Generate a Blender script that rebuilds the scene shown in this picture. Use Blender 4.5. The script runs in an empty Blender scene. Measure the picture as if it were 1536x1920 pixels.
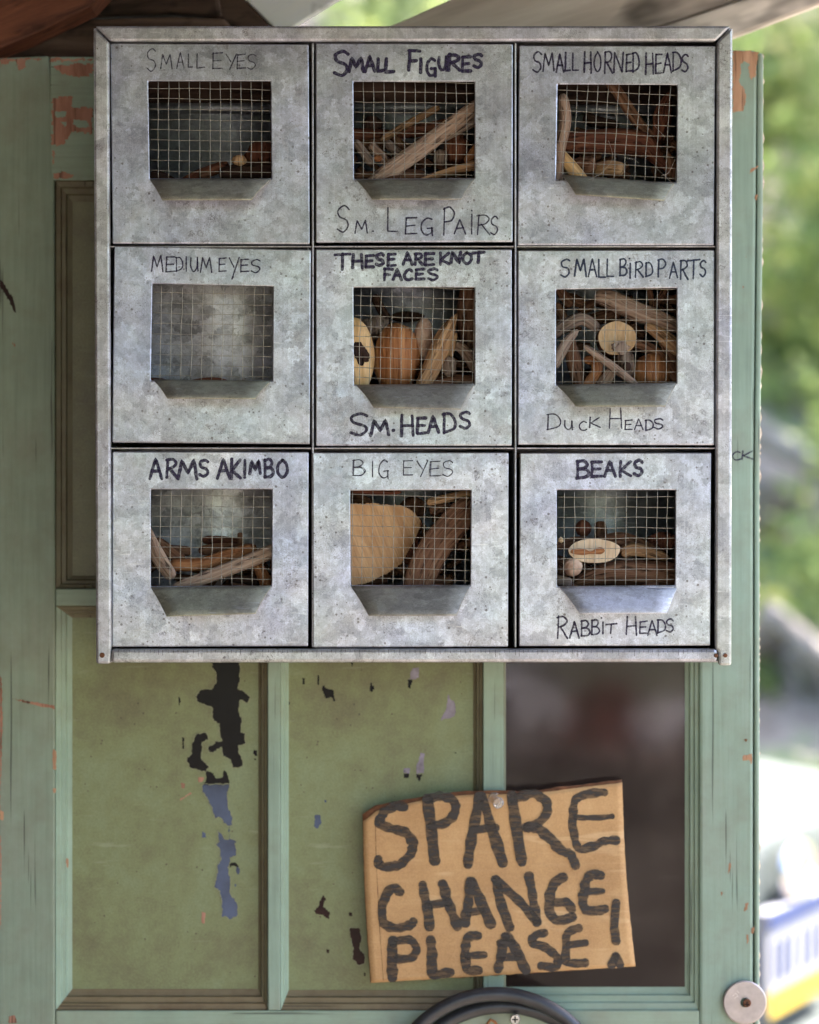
import bpy, bmesh, math, random
from mathutils import Vector, noise, geometry
random.seed(7)
C = bpy.context.scene.collection
SC = bpy.context.scene
# ------------------------------------------------------------------ camera, sky, sun, exposure
CZ, CD = 1.45, 1.5                      # camera height, distance to the cabinet front
cam = bpy.data.objects.new('camera', bpy.data.cameras.new('camera')); C.objects.link(cam)
cam.location = (0, -CD, CZ); cam.rotation_euler = (math.radians(90), 0, 0)
cam.data.sensor_fit = 'HORIZONTAL'; cam.data.sensor_width = 24
cam.data.lens = 24 / (1536 / 4500.0)
cam.data.clip_start = .05; cam.data.clip_end = 500
cam.data.dof.use_dof = True; cam.data.dof.focus_distance = CD + .012; cam.data.dof.aperture_fstop = 4.0
SC.camera = cam
SUN = Vector((.52, .44, 1.05)).normalized()
w = bpy.data.worlds.new('World'); SC.world = w; w.use_nodes = True
wn = w.node_tree.nodes; wl = w.node_tree.links
sky = wn.new('ShaderNodeTexSky'); sky.sky_type = 'NISHITA'; sky.sun_disc = False
sky.sun_elevation = math.asin(SUN.z); sky.sun_rotation = math.atan2(SUN.x, SUN.y)
sky.air_density = 1.0; sky.dust_density = 3.0; sky.ozone_density = 1.0
wn['Background'].inputs[1].default_value = .15
wl.new(sky.outputs[0], wn['Background'].inputs[0])
sl = bpy.data.lights.new('sun', 'SUN'); sl.energy = 5.0; sl.angle = math.radians(.5); sl.color = (1, .95, .87)
so = bpy.data.objects.new('sun', sl); C.objects.link(so); so.rotation_euler = SUN.to_track_quat('Z', 'Y').to_euler(); so.location = (2, 3, 6)
VS = SC.view_settings
VS.view_transform = 'Standard'; VS.look = 'None'; VS.gamma = 1; VS.use_curve_mapping = False
VS.exposure = 2.85
VS.use_white_balance = True; VS.white_balance_temperature = 6500; VS.white_balance_tint = 17
SC.render.engine = 'CYCLES'
SC.cycles.use_denoising = True; SC.cycles.max_bounces = 8; SC.cycles.diffuse_bounces = 4
SC.cycles.transparent_max_bounces = 12; SC.cycles.sample_clamp_indirect = 6

# ------------------------------------------------------------------ helpers
U = 1 / 3000.0
def P(px, py, d=0.0):
    """place of photograph point (px,py) on the vertical plane d units (1/3 mm) behind the cabinet front"""
    y = d * U; k = (CD + y) / 4500.0
    return Vector(((px - 768) * k, y, CZ - (py - 960) * k))
WL = {}
def wloc(o): return WL.get(o.name, Vector((0, 0, 0)))
def thing(name, label, cat, loc, group=None, kind=None):
    o = bpy.data.objects.new(name, None); C.objects.link(o); o.empty_display_size = .02
    o.location = loc; WL[o.name] = Vector(loc)
    tag(o, label, cat, group, kind); return o
def tag(o, label=None, cat=None, group=None, kind=None):
    if label: o['label'] = label
    if cat: o['category'] = cat
    if group: o['group'] = group
    if kind: o['kind'] = kind
    return o
def link(name, me, mat, parent=None, smooth=None, bevel=0, base=True):
    vs = me.vertices
    if base and len(vs):
        xs = [v.co.x for v in vs]; ys = [v.co.y for v in vs]; zs = [v.co.z for v in vs]
        c = Vector(((min(xs) + max(xs)) / 2, (min(ys) + max(ys)) / 2, min(zs)))
    else: c = Vector((0, 0, 0))
    from mathutils import Matrix
    me.transform(Matrix.Translation(-c))
    o = bpy.data.objects.new(name, me); C.objects.link(o)
    WL[o.name] = c
    o.location = c - (wloc(parent) if parent else Vector((0, 0, 0)))
    if parent: o.parent = parent
    if mat:
        for m in (mat if isinstance(mat, (list, tuple)) else [mat]): me.materials.append(m)
    if smooth: 
        for p in me.polygons: p.use_smooth = True
    if bevel:
        b = o.modifiers.new('bevel', 'BEVEL'); b.width = bevel; b.segments = 2; b.limit_method = 'ANGLE'; b.angle_limit = math.radians(40)
    return o
def mesh(verts, faces, name='m'):
    me = bpy.data.meshes.new(name); me.from_pydata([tuple(v) for v in verts], [], faces); me.update(); return me
def frombm(bm):
    me = bpy.data.meshes.new('m'); bmesh.ops.recalc_face_normals(bm, faces=bm.faces); bm.to_mesh(me); bm.free(); return me
def prism(poly, d0, d1):
    """polygon of photo points at depth d0, pushed straight back to d1"""
    a = [P(x, y, d0) for x, y in poly]; dy = Vector((0, (d1 - d0) * U, 0))
    return slab(a, dy)
def slab(pts, vec):
    bm = bmesh.new(); n = len(pts)
    f = [bm.verts.new(p) for p in pts]; b = [bm.verts.new(Vector(p) + vec) for p in pts]
    bm.faces.new(f); bm.faces.new(b[::-1])
    for i in range(n):
        j = (i + 1) % n; bm.faces.new((f[j], f[i], b[i], b[j]))
    return frombm(bm)
def pbox(x0, y0, x1, y1, d0, d1): return prism([(x0, y0), (x1, y0), (x1, y1), (x0, y1)], d0, d1)
def box(a, b):
    (x0, y0, z0), (x1, y1, z1) = a, b
    return slab([(x0, y0, z0), (x1, y0, z0), (x1, y0, z1), (x0, y0, z1)], Vector((0, y1 - y0, 0)))
def ring(outer, inner, d0, d1):
    """plate with a four-cornered hole"""
    n = 4; dy = Vector((0, (d1 - d0) * U, 0)); bm = bmesh.new()
    fo = [bm.verts.new(P(x, y, d0)) for x, y in outer]; fi = [bm.verts.new(P(x, y, d0)) for x, y in inner]
    bo = [bm.verts.new(v.co + dy) for v in fo]; bi = [bm.verts.new(v.co + dy) for v in fi]
    for i in range(n):
        j = (i + 1) % n
        bm.faces.new((fo[i], fo[j], fi[j], fi[i])); bm.faces.new((bo[j], bo[i], bi[i], bi[j]))
        bm.faces.new((fo[j], fo[i], bo[i], bo[j])); bm.faces.new((fi[i], fi[j], bi[j], bi[i]))
    return frombm(bm)
def crom(pts, n):
    """smooth curve through tuples"""
    pts = [tuple(p) for p in pts]
    if len(pts) < 3: 
        a, b = pts; return [tuple(a[k] + (b[k] - a[k]) * i / n for k in range(len(a))) for i in range(n + 1)]
    q = [pts[0]] + pts + [pts[-1]]; out = []
    for s in range(len(pts) - 1):
        p0, p1, p2, p3 = q[s:s + 4]
        for i in range(n):
            t = i / n
            out.append(tuple(.5 * (2 * p1[k] + (p2[k] - p0[k]) * t + (2 * p0[k] - 5 * p1[k] + 4 * p2[k] - p3[k]) * t * t + (3 * p1[k] - p0[k] - 3 * p2[k] + p3[k]) * t ** 3) for k in range(len(p1))))
    out.append(pts[-1]); return out
def tube(path, rad, seg=8, bm=None, flat=1.0, rough=0.0, seed=0, closed=False, capround=0):
    """tube through world points; uv: u metres along, v metres round"""
    own = bm is None
    if own: bm = bmesh.new()
    uvl = bm.loops.layers.uv.verify()
    n = len(path); rings = []; up = Vector((0, -1, 0)); L = 0; Ls = []
    for i, p in enumerate(path):
        p = Vector(p)
        if closed: t = Vector(path[(i + 1) % n]) - Vector(path[i - 1])
        else: t = Vector(path[min(i + 1, n - 1)]) - Vector(path[max(i - 1, 0)])
        t.normalize()
        a = up.cross(t)
        if a.length < .05: a = Vector((0, 0, 1)).cross(t)
        a.normalize(); b = t.cross(a)
        r = rad[i] if isinstance(rad, (list, tuple)) else rad
        if i: L += (p - Vector(path[i - 1])).length
        Ls.append(L); vs = []
        for k in range(seg):
            th = 2 * math.pi * k / seg; q = r
            if rough:
                q *= 1 + rough * (.9 * noise.noise(Vector((math.cos(th) * 1.1, math.sin(th) * 1.1, L * 25 + seed * 3.1)))
                                  + .55 * noise.noise(Vector((math.cos(th) * 3.3, math.sin(th) * 3.3, L * 45 + seed * 7.7)))
                                  + .30 * noise.noise(Vector((math.cos(th) * 9, math.sin(th) * 9, L * 60 + seed * 1.7))))
            vs.append(bm.verts.new(p + a * math.cos(th) * q + b * math.sin(th) * q * flat))
        rings.append(vs)
    rr = max(rad) if isinstance(rad, (list, tuple)) else rad
    m = n if closed else n - 1
    for i in range(m):
        j = (i + 1) % n
        for k in range(seg):
            l = (k + 1) % seg
            f = bm.faces.new((rings[i][k], rings[i][l], rings[j][l], rings[j][k])); f.smooth = True
            c = [(Ls[i], k), (Ls[i], k + 1), (Ls[j] if j else L, k + 1), (Ls[j] if j else L, k)]
            for lp, (u_, v_) in zip(f.loops, c): lp[uvl].uv = (u_ + seed * .37, v_ / seg * 6.28 * rr)
    if not closed:
        for vs in (rings[0][::-1], rings[-1]):
            f = bm.faces.new(vs)
            for lp in f.loops: lp[uvl].uv = (lp.vert.co.x * 8, lp.vert.co.z * 1)
    return frombm(bm) if own else None
def blob(c, rx, rz, ry, seed=0, rough=.08, seg=36, rot=0):
    """knobbly lump, centre world c"""
    bm = bmesh.new(); bmesh.ops.create_uvsphere(bm, u_segments=seg, v_segments=seg // 2, radius=1)
    uvl = bm.loops.layers.uv.verify()
    for v in bm.verts:
        q = 1 + rough * (1.2 * noise.noise(v.co * 1.3 + Vector((seed * 2.3, 0, 0))) + .6 * noise.noise(v.co * 3.5 + Vector((0, seed * 1.7, 0))) + .25 * noise.noise(v.co * 9 + Vector((0, 0, seed))))
        co = v.co * q; x, y, z = co.x * rx, co.y * ry, co.z * rz
        ca, sa = math.cos(rot), math.sin(rot)
        v.co = Vector((x * ca - z * sa, y, x * sa + z * ca))
    for f in bm.faces:
        f.smooth = True
        for lp in f.loops: lp[uvl].uv = ((lp.vert.co.z + lp.vert.co.y * .5) + seed, lp.vert.co.x)
    for v in bm.verts: v.co += c
    return frombm(bm)
# ---- materials
class NT:
    def __init__(s, name):
        s.m = bpy.data.materials.new(name); s.m.use_nodes = True; s.n = s.m.node_tree.nodes; s.l = s.m.node_tree.links
        s.b = s.n['Principled BSDF']; s.out = s.n['Material Output']
    def new(s, t, **kw):
        n = s.n.new(t)
        for k, v in kw.items(): setattr(n, k, v)
        return n
    def put(s, sock, v):
        if v is None: return
        if hasattr(v, 'is_output'): s.l.new(v, sock)
        else: sock.default_value = v
    def coord(s, kind='Object', scale=(1, 1, 1), rnd=False, rot=(0, 0, 0)):
        tc = s.new('ShaderNodeTexCoord'); mp = s.new('ShaderNodeMapping'); mp.inputs['Scale'].default_value = scale; mp.inputs['Rotation'].default_value = rot
        s.l.new(tc.outputs[kind], mp.inputs[0])
        if rnd:
            oi = s.new('ShaderNodeObjectInfo'); v = s.math('MULTIPLY', oi.outputs['Random'], 37.0)
            cb = s.new('ShaderNodeCombineXYZ'); s.l.new(v, cb.inputs[0]); s.l.new(v, cb.inputs[2]); s.l.new(cb.outputs[0], mp.inputs['Location'])
        return mp.outputs[0]
    def math(s, op, a, b=0.0, c=0.0, clamp=False):
        n = s.new('ShaderNodeMath', operation=op, use_clamp=clamp)
        for i, v in enumerate((a, b, c)): s.put(n.inputs[i], v)
        return n.outputs[0]
    def noise(s, vec, scale=5, detail=4, rough=.55, dist=0):
        n = s.new('ShaderNodeTexNoise'); s.l.new(vec, n.inputs['Vector'])
        n.inputs['Scale'].default_value = scale; n.inputs['Detail'].default_value = detail; n.inputs['Roughness'].default_value = rough; n.inputs['Distortion'].default_value = dist
        return n.outputs[0]
    def voro(s, vec, scale, feature='F1', out='Distance', rnd=1):
        n = s.new('ShaderNodeTexVoronoi', feature=feature); s.l.new(vec, n.inputs['Vector']); n.inputs['Scale'].default_value = scale
        n.inputs['Randomness'].default_value = rnd
        return n.outputs[out]
    def ramp(s, v, stops, interp='LINEAR'):
        n = s.new('ShaderNodeValToRGB'); s.l.new(v, n.inputs[0]); e = n.color_ramp.elements; n.color_ramp.interpolation = interp
        while len(e) < len(stops): e.new(.5)
        for el, (p, c) in zip(e, stops):
            el.position = p; el.color = (c, c, c, 1) if not isinstance(c, (tuple, list)) else (*c, 1)
        return n.outputs[0]
    def mix(s, f, a, b, mode='MIX'):
        n = s.new('ShaderNodeMix', data_type='RGBA', blend_type=mode); s.put(n.inputs[0], f)
        for sk, v in ((n.inputs[6], a), (n.inputs[7], b)):
            if isinstance(v, (tuple, list)): v = (*v, 1)
            s.put(sk, v)
        return n.outputs[2]
    def bump(s, h, strength=.3, dist=.001, nrm=None):
        n = s.new('ShaderNodeBump'); n.inputs['Strength'].default_value = strength; n.inputs['Distance'].default_value = dist
        s.l.new(h, n.inputs['Height'])
        if nrm is not None: s.l.new(nrm, n.inputs['Normal'])
        return n.outputs[0]
    def set(s, **kw):
        for k, v in kw.items():
            k = k.replace('_', ' ')
            if isinstance(v, (tuple, list)) and len(v) == 3: v = (*v, 1)
            s.put(s.b.inputs[k], v)
        return s.m
def galv(name, base=.5, rough=.42, metal=.8, dirt=.5, tint=(1, 1, 1), brush=1.0, amp=1.0):
    t = NT(name); v = t.coord('Object', rnd=True)
    def warped(amount, sc):
        cw = t.new('ShaderNodeTexNoise'); t.l.new(v, cw.inputs['Vector']); cw.inputs['Scale'].default_value = sc; cw.inputs['Detail'].default_value = 5; cw.inputs['Roughness'].default_value = .7
        wv = t.new('ShaderNodeVectorMath', operation='MULTIPLY_ADD'); t.l.new(cw.outputs[1], wv.inputs[0]); wv.inputs[1].default_value = (amount,) * 3; t.l.new(v, wv.inputs[2]); return wv.outputs[0], cw.outputs[0]
    wA, nA = warped(.016, 150); wB, nB = warped(.009, 320)
    def cells(vec, sc):
        c_ = t.voro(vec, sc, out='Color'); q = t.new('ShaderNodeSeparateColor'); t.l.new(c_, q.inputs[0]); return q.outputs
    s1 = cells(wA, 105); s2 = cells(wB, 300)
    # needle-like feathering, its direction changes from spangle to spangle
    vr = t.new('ShaderNodeVectorRotate', rotation_type='Y_AXIS'); t.l.new(v, vr.inputs['Vector']); t.l.new(t.math('MULTIPLY', s1[2], 6.28), vr.inputs['Angle'])
    mp = t.new('ShaderNodeMapping'); mp.inputs['Scale'].default_value = (900, 900, 110); t.l.new(vr.outputs[0], mp.inputs[0])
    fea = t.noise(mp.outputs[0], 1, 4, .7)
    big = t.noise(v, 12, 5, .65)
    a = t.math('MULTIPLY_ADD', s1[0], .30, t.math('MULTIPLY', s2[0], .24))
    a = t.math('ADD', a, t.math('MULTIPLY', big, .10)); a = t.math('ADD', a, t.math('MULTIPLY', fea, .36))
    g = t.ramp(a, [(.24, tuple(base * (1 - .26 * amp) * c for c in tint)), (.50, tuple(base * 1.0 * c for c in tint)), (.76, tuple(min(.92, base * (1 + .34 * amp)) * c for c in tint))])
    hue = t.ramp(t.noise(v, 10, 3), [(.36, (.96, .955, 1.05)), (.5, (1, 1, 1)), (.64, (1.0, 1.035, .97))])
    g = t.mix(1, g, hue, 'MULTIPLY')
    wh = t.math('MULTIPLY', t.ramp(t.noise(wA, 40, 5, .7), [(.57, 0.0), (.585, .20)]), 1.0); g = t.mix(wh, g, tuple(min(.95, base * 1.6) * c for c in tint))
    g = t.mix(1, g, t.ramp(t.noise(v, 1500, 3, .8), [(.35, .86), (.65, 1.14)]), 'MULTIPLY')
    scr = t.noise(t.coord('Object', (70, 70, 900), rot=(0, .5, 0), rnd=True), 1, 2, .5); g = t.mix(t.math('MULTIPLY', t.ramp(scr, [(.66, 0.0), (.68, .5)]), t.ramp(t.noise(v, 15, 2), [(.5, 0.0), (.6, 1.0)])), g, (.75, .77, .8))
    d1 = t.voro(v, 300); dj = t.voro(v, 300, out='Color'); q = t.new('ShaderNodeSeparateColor'); t.l.new(dj, q.inputs[0])
    rad = t.math('MULTIPLY', q.outputs[0], .26); dots = t.math('MULTIPLY', t.math('LESS_THAN', d1, rad), t.math('GREATER_THAN', q.outputs[1], .45))
    dots = t.math('MULTIPLY', dots, t.ramp(t.noise(v, 24, 4), [(.45, 0.0), (.55, .75)]))
    d2 = t.voro(wB, 120); rg = t.math('MULTIPLY', t.ramp(d2, [(.16, 0.0), (.20, 1.0), (.25, .25), (.28, 0.0)]), t.ramp(t.noise(v, 19, 2), [(.50, 0.0), (.58, .7)]))
    fine = t.math('MULTIPLY', t.ramp(t.noise(v, 1100, 3, .8), [(.55, 0.0), (.66, 1.0)]), t.ramp(t.noise(v, 26, 4, .65), [(.44, .05), (.62, .9)]))
    lnz = t.math('MULTIPLY', t.ramp(t.noise(wB, 300, 2, .5, 2.5), [(.485, 0.0), (.5, 1.0), (.515, 0.0)]), t.ramp(t.noise(v, 33, 3), [(.5, .0), (.62, .7)]))
    dm = t.math('MULTIPLY', t.math('ADD', t.math('ADD', dots, rg), t.math('ADD', fine, lnz), clamp=True), dirt)
    g = t.mix(dm, g, (.10, .085, .075))
    st = t.math('MULTIPLY', t.ramp(t.noise(v, 30, 6, .75, 1.5), [(.55, 0.0), (.62, .22)]), dirt)
    g = t.mix(st, g, (.25, .215, .19))
    vb = t.coord('Object', (1300, 1300, 6)); br = t.noise(vb, 1, 2)
    g = t.mix(brush, g, t.ramp(br, [(.35, .955), (.65, 1.045)]), 'MULTIPLY')
    r = t.math('ADD', t.math('MULTIPLY', s1[1], .10), rough); r = t.math('ADD', r, t.math('MULTIPLY', dm, .3))
    h = t.math('ADD', t.math('MULTIPLY', br, .12), t.math('MULTIPLY', fea, .5)); h = t.math('ADD', h, t.math('MULTIPLY', s1[2], .25))
    b1 = t.bump(t.noise(v, 9, 2), .6, .008); b2 = t.bump(h, .3, .0006, b1)
    return t.set(Base_Color=g, Metallic=metal, Roughness=r, Normal=b2)
def wood(name, dark, mid, light, rough=.75, kind='UV', stretch=(22, 420, 1), spec=.25, bump=.9, pits=True):
    t = NT(name); v = t.coord(kind, stretch, rnd=True); v2 = t.coord(kind, tuple(x * .18 for x in stretch), rnd=True)
    n1 = t.noise(v, 1, 6, .65, .6); n2 = t.noise(v2, 1.4, 4, .6)
    a = t.math('ADD', t.math('MULTIPLY', n1, .6), t.math('MULTIPLY', n2, .4))
    c = t.ramp(a, [(.38, dark), (.5, mid), (.62, light)])
    pit = t.ramp(t.noise(t.coord(kind, (stretch[0] * 4, stretch[1] * .9, stretch[2]), rnd=True), 1, 3), [(.32, .30 if pits else .8), (.45, 1.0)])
    c = t.mix(1, c, pit, 'MULTIPLY')
    oi = t.new('ShaderNodeObjectInfo'); hs = t.new('ShaderNodeHueSaturation'); hs.inputs['Saturation'].default_value = .94
    t.l.new(c, hs.inputs['Color']); t.l.new(t.math('MULTIPLY_ADD', oi.outputs['Random'], .4, .8), hs.inputs['Value'])
    nb = t.bump(t.math('ADD', n1, t.math('MULTIPLY', pit, .4)), bump, .0012)
    return t.set(Base_Color=hs.outputs[0], Roughness=rough, Normal=nb, Specular_IOR_Level=spec)
def plain(name, col, rough=.5, metal=0, var=.12, sc=60, bump=.1, **kw):
    t = NT(name); v = t.coord('Object', rnd=True); n = t.noise(v, sc, 4, .6)
    c = t.ramp(n, [(.3, tuple(x * (1 - var) for x in col)), (.7, tuple(min(1, x * (1 + var)) for x in col))])
    return t.set(Base_Color=c, Roughness=rough, Metallic=metal, Normal=t.bump(n, bump, .001), **kw)
def ink(name, col, lo=.0, hi=.35, sc=500, streak=None):
    t = NT(name); v = t.coord('Object', streak or (1, 1, 1)); n = t.noise(v, sc, 4, .7)
    tr = t.new('ShaderNodeBsdfTransparent'); mx = t.new('ShaderNodeMixShader')
    f = t.ramp(n, [(.42, lo), (.62, hi)])
    t.l.new(f, mx.inputs[0]); t.l.new(t.b.outputs[0], mx.inputs[1]); t.l.new(tr.outputs[0], mx.inputs[2]); t.l.new(mx.outputs[0], t.out.inputs[0])
    return t.set(Base_Color=col, Roughness=.45, Specular_IOR_Level=.4)
def paint(name, col, dirty=(.16, .12, .07), dirtamt=.35, wood_c=(.30, .13, .07), chips=.68, grain='Z', dark=1.0):
    t = NT(name); sc = (420, 420, 14) if grain == 'Z' else (14, 420, 420)
    v = t.coord('Object'); vg = t.coord('Object', sc)
    g = t.noise(vg, 1, 5, .7); b = t.noise(v, 9, 4, .6); f = t.noise(v, 60, 5, .65)
    c = t.ramp(t.math('ADD', t.math('MULTIPLY', g, .35), t.math('MULTIPLY', b, .65)), [(.32, tuple(x * .70 for x in col)), (.5, col), (.68, (col[0] * 1.2, col[1] * 1.12, col[2] * 1.18))])
    dm = t.math('MULTIPLY', t.ramp(t.math('ADD', t.math('MULTIPLY', b, .6), t.math('MULTIPLY', f, .4)), [(.45, 0.0), (.7, 1.0)]), dirtamt)
    c = t.mix(dm, c, dirty)
    crk = t.ramp(t.noise(t.coord('Object', (sc[0] * .8, sc[1] * .8, sc[2] * .5) if grain == 'Z' else (sc[0] * .5, sc[1] * .8, sc[2] * .8)), 1, 2, .5), [(.30, .40), (.335, 1.0)])
    c = t.mix(1, c, crk, 'MULTIPLY')
    scn = t.noise(t.coord('Object', (60, 60, 22) if grain == 'Z' else (22, 60, 60)), 1, 5, .7)
    chip = t.ramp(scn, [(chips, 0.0), (chips + .012, 1.0)])
    c = t.mix(chip, c, wood_c)
    h = t.math('ADD', t.math('MULTIPLY', g, .5), t.math('MULTIPLY', chip, -.8)); h = t.math('ADD', h, t.math('MULTIPLY', crk, .5))
    return t.set(Base_Color=c, Roughness=t.math('ADD', t.math('MULTIPLY', f, .3), .35), Normal=t.bump(h, .35, .0008), Specular_IOR_Level=.4)

M = {}
M['face'] = galv('galvanized_drawer', .525, .30, .80, .85, (.855, .915, 1.05), 1.0, 1.15)
M['frame'] = galv('galvanized_frame', .50, .40, .72, .95, (.92, .96, 1.02))
M['flap'] = galv('galvanized_flap', .33, .55, .25, .5, (1.0, 1.0, .80), .2)
M['inner'] = galv('galvanized_inside', .34, .42, .9, .25, (.90, .98, 1.06), .2)
M['flapsheen'] = galv('galvanized_lip_sheen', .74, .5, .2, .3, (.92, .98, 1.04), .2)  # the bright reflection on one lip is put into a paler base colour
M['innerlit'] = galv('galvanized_inside_lit', .66, .30, .45, .12, (.97, .99, 1.02), .2, 2.1)  # light falling into two trays is put into a brighter base colour
M['wire'] = plain('wire_zinc', (.38, .36, .31), .38, .6, .35, 500)
M['ink'] = ink('marker_ink', (.016, .010, .050), 0, .42, 420)
M['inkthin'] = ink('marker_thin', (.03, .025, .06), .05, .6)
M['inkblue'] = ink('marker_blue', (.012, .025, .07), .0, .3)
M['inksign'] = ink('marker_sign', (.030, .025, .023), .0, .45, 1.0, (90, 500, 420))
M['rust'] = plain('rusty_screw', (.16, .07, .035), .8, .3, .4, 400, .4)
M['tick'] = ink('engraved_tick', (.10, .09, .08), .0, .8, 300)
M['paint'] = paint('green_paint', (.27, .385, .305), dirtamt=.45)
M['paintleft'] = paint('green_paint_dim_left', (.23, .31, .235), (.13, .08, .045), .4, chips=.70)  # dimmer light on the left stile painted as darker green; chips are wear
M['painth'] = paint('green_paint_rail', (.27, .375, .285), grain='X', dirtamt=.45, chips=.70)
M['paintold'] = paint('green_paint_grimy', (.22, .26, .175), (.09, .05, .025), .75, chips=.66)
M['mould'] = paint('green_moulding', (.28, .40, .31), (.15, .10, .055), .45, chips=.74)
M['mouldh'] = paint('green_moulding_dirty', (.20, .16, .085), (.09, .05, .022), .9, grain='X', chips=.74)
M['mouldshade'] = paint('green_moulding_shade', (.15, .145, .085), (.07, .035, .018), .85, chips=.72)  # shade on mouldings turned from the light, painted as dark brown
def scuffed(name, col, alt, dirty):
    t = NT(name); v = t.coord('Object'); a = t.noise(v, 7, 4, .6); b = t.noise(v, 45, 6, .7); fi = t.noise(v, 700, 4, .75)
    c = t.ramp(t.math('ADD', t.math('MULTIPLY', a, .6), t.math('MULTIPLY', b, .4)), [(.36, dirty), (.5, col), (.64, alt)])
    c = t.mix(1, c, t.ramp(fi, [(.35, .86), (.65, 1.14)]), 'MULTIPLY')
    sv = t.coord('Object', (25, 1, 260), rot=(0, math.radians(12), 0)); sc = t.math('MULTIPLY', t.ramp(t.noise(sv, 1, 4, .6), [(.60, 0.0), (.68, .4)]), t.ramp(t.noise(v, 9, 2), [(.45, 0.0), (.6, 1.0)]))
    c = t.mix(sc, c, (.36, .42, .30))
    sp = t.math('MULTIPLY', t.math('LESS_THAN', t.voro(v, 160), .10), t.ramp(t.noise(v, 25, 2), [(.52, 0.0), (.56, .8)])); c = t.mix(sp, c, (.07, .05, .035))
    return t.set(Base_Color=c, Roughness=t.math('MULTIPLY_ADD', b, .3, .28), Normal=t.bump(fi, .15, .0005), Specular_IOR_Level=.45)
M['pane'] = scuffed('olive_painted_glass', (.19, .225, .105), (.225, .29, .165), (.135, .13, .068))
M['paneup'] = scuffed('grimy_painted_glass', (.17, .175, .10), (.20, .21, .13), (.12, .10, .065))
M['bare'] = wood('bare_wood', (.20, .09, .055), (.36, .18, .12), (.46, .26, .18), .85, 'Object', (60, 60, 12))
M['baretan'] = wood('bare_wood_tan', (.26, .13, .06), (.40, .22, .12), (.50, .30, .18), .85, 'Object', (60, 60, 12))
M['hole_black'] = plain('dark_through_glass', (.008, .008, .010), .2, 0, .2, 60, .0, Specular_IOR_Level=.12)
M['hole_blue'] = plain('blue_through_glass', (.055, .085, .155), .15, 0, .45, 40, .0, Specular_IOR_Level=.3)
M['hole_lav'] = plain('lavender_through_glass', (.20, .18, .24), .2, 0, .4, 120, .0)
M['hole_brown'] = plain('brown_through_glass', (.025, .010, .009), .3, 0, .4, 120, .0, Specular_IOR_Level=.15)
M['dark'] = plain('dark_interior', (.03, .022, .018), .85, 0, .5, 12, .2)
M['card'] = None
def W(n, a, b, c, **k): M[n] = wood('wood_' + n, a, b, c, **k)
W('pale', (.22, .14, .10), (.42, .29, .21), (.58, .44, .33))
W('tan', (.24, .13, .06), (.46, .27, .13), (.64, .42, .22))
W('yellow', (.42, .24, .09), (.66, .42, .17), (.80, .58, .30), rough=.5, pits=False)
W('brown', (.09, .04, .022), (.20, .095, .05), (.33, .18, .10))
W('red', (.075, .022, .012), (.17, .055, .028), (.28, .11, .055))
W('orange', (.22, .075, .02), (.42, .17, .055), (.58, .29, .11), rough=.5, pits=False)
W('grey', (.13, .095, .075), (.27, .20, .155), (.42, .33, .26))
W('dark', (.02, .01, .008), (.05, .025, .018), (.09, .05, .035))
W('cut', (.62, .40, .20), (.76, .55, .30), (.86, .68, .44), stretch=(300, 60, 1), bump=.15, pits=False)
W('slab', (.42, .22, .09), (.50, .285, .125), (.58, .355, .17), stretch=(330, 60, 1), bump=.25, pits=False)
W('cream', (.70, .50, .30), (.83, .66, .44), (.90, .76, .56), stretch=(200, 60, 1), bump=.1, rough=.6, pits=False)
W('egg', (.36, .19, .12), (.62, .42, .30), (.76, .60, .46), rough=.55, stretch=(60, 90, 1), pits=False)
W('beam_red', (.05, .016, .008), (.14, .045, .02), (.24, .085, .035), kind='Object', stretch=(7, 60, 60), rough=.6)
W('beam_dark', (.03, .018, .012), (.085, .05, .036), (.15, .095, .07), kind='Object', stretch=(7, 60, 60))
W('beam_grey', (.10, .07, .055), (.22, .165, .135), (.33, .26, .22), kind='Object', stretch=(3, 26, 26))
W('plank_grey', (.20, .165, .145), (.44, .375, .33), (.60, .54, .49), kind='Object', stretch=(2.5, 30, 30))
W('beam_pale', (.36, .32, .28), (.66, .61, .56), (.80, .76, .71), kind='Object', stretch=(3, 26, 26))
W('whitewash', (.66, .69, .74), (.80, .82, .86), (.86, .88, .91), kind='Object', stretch=(6, 40, 40), rough=.6)

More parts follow.
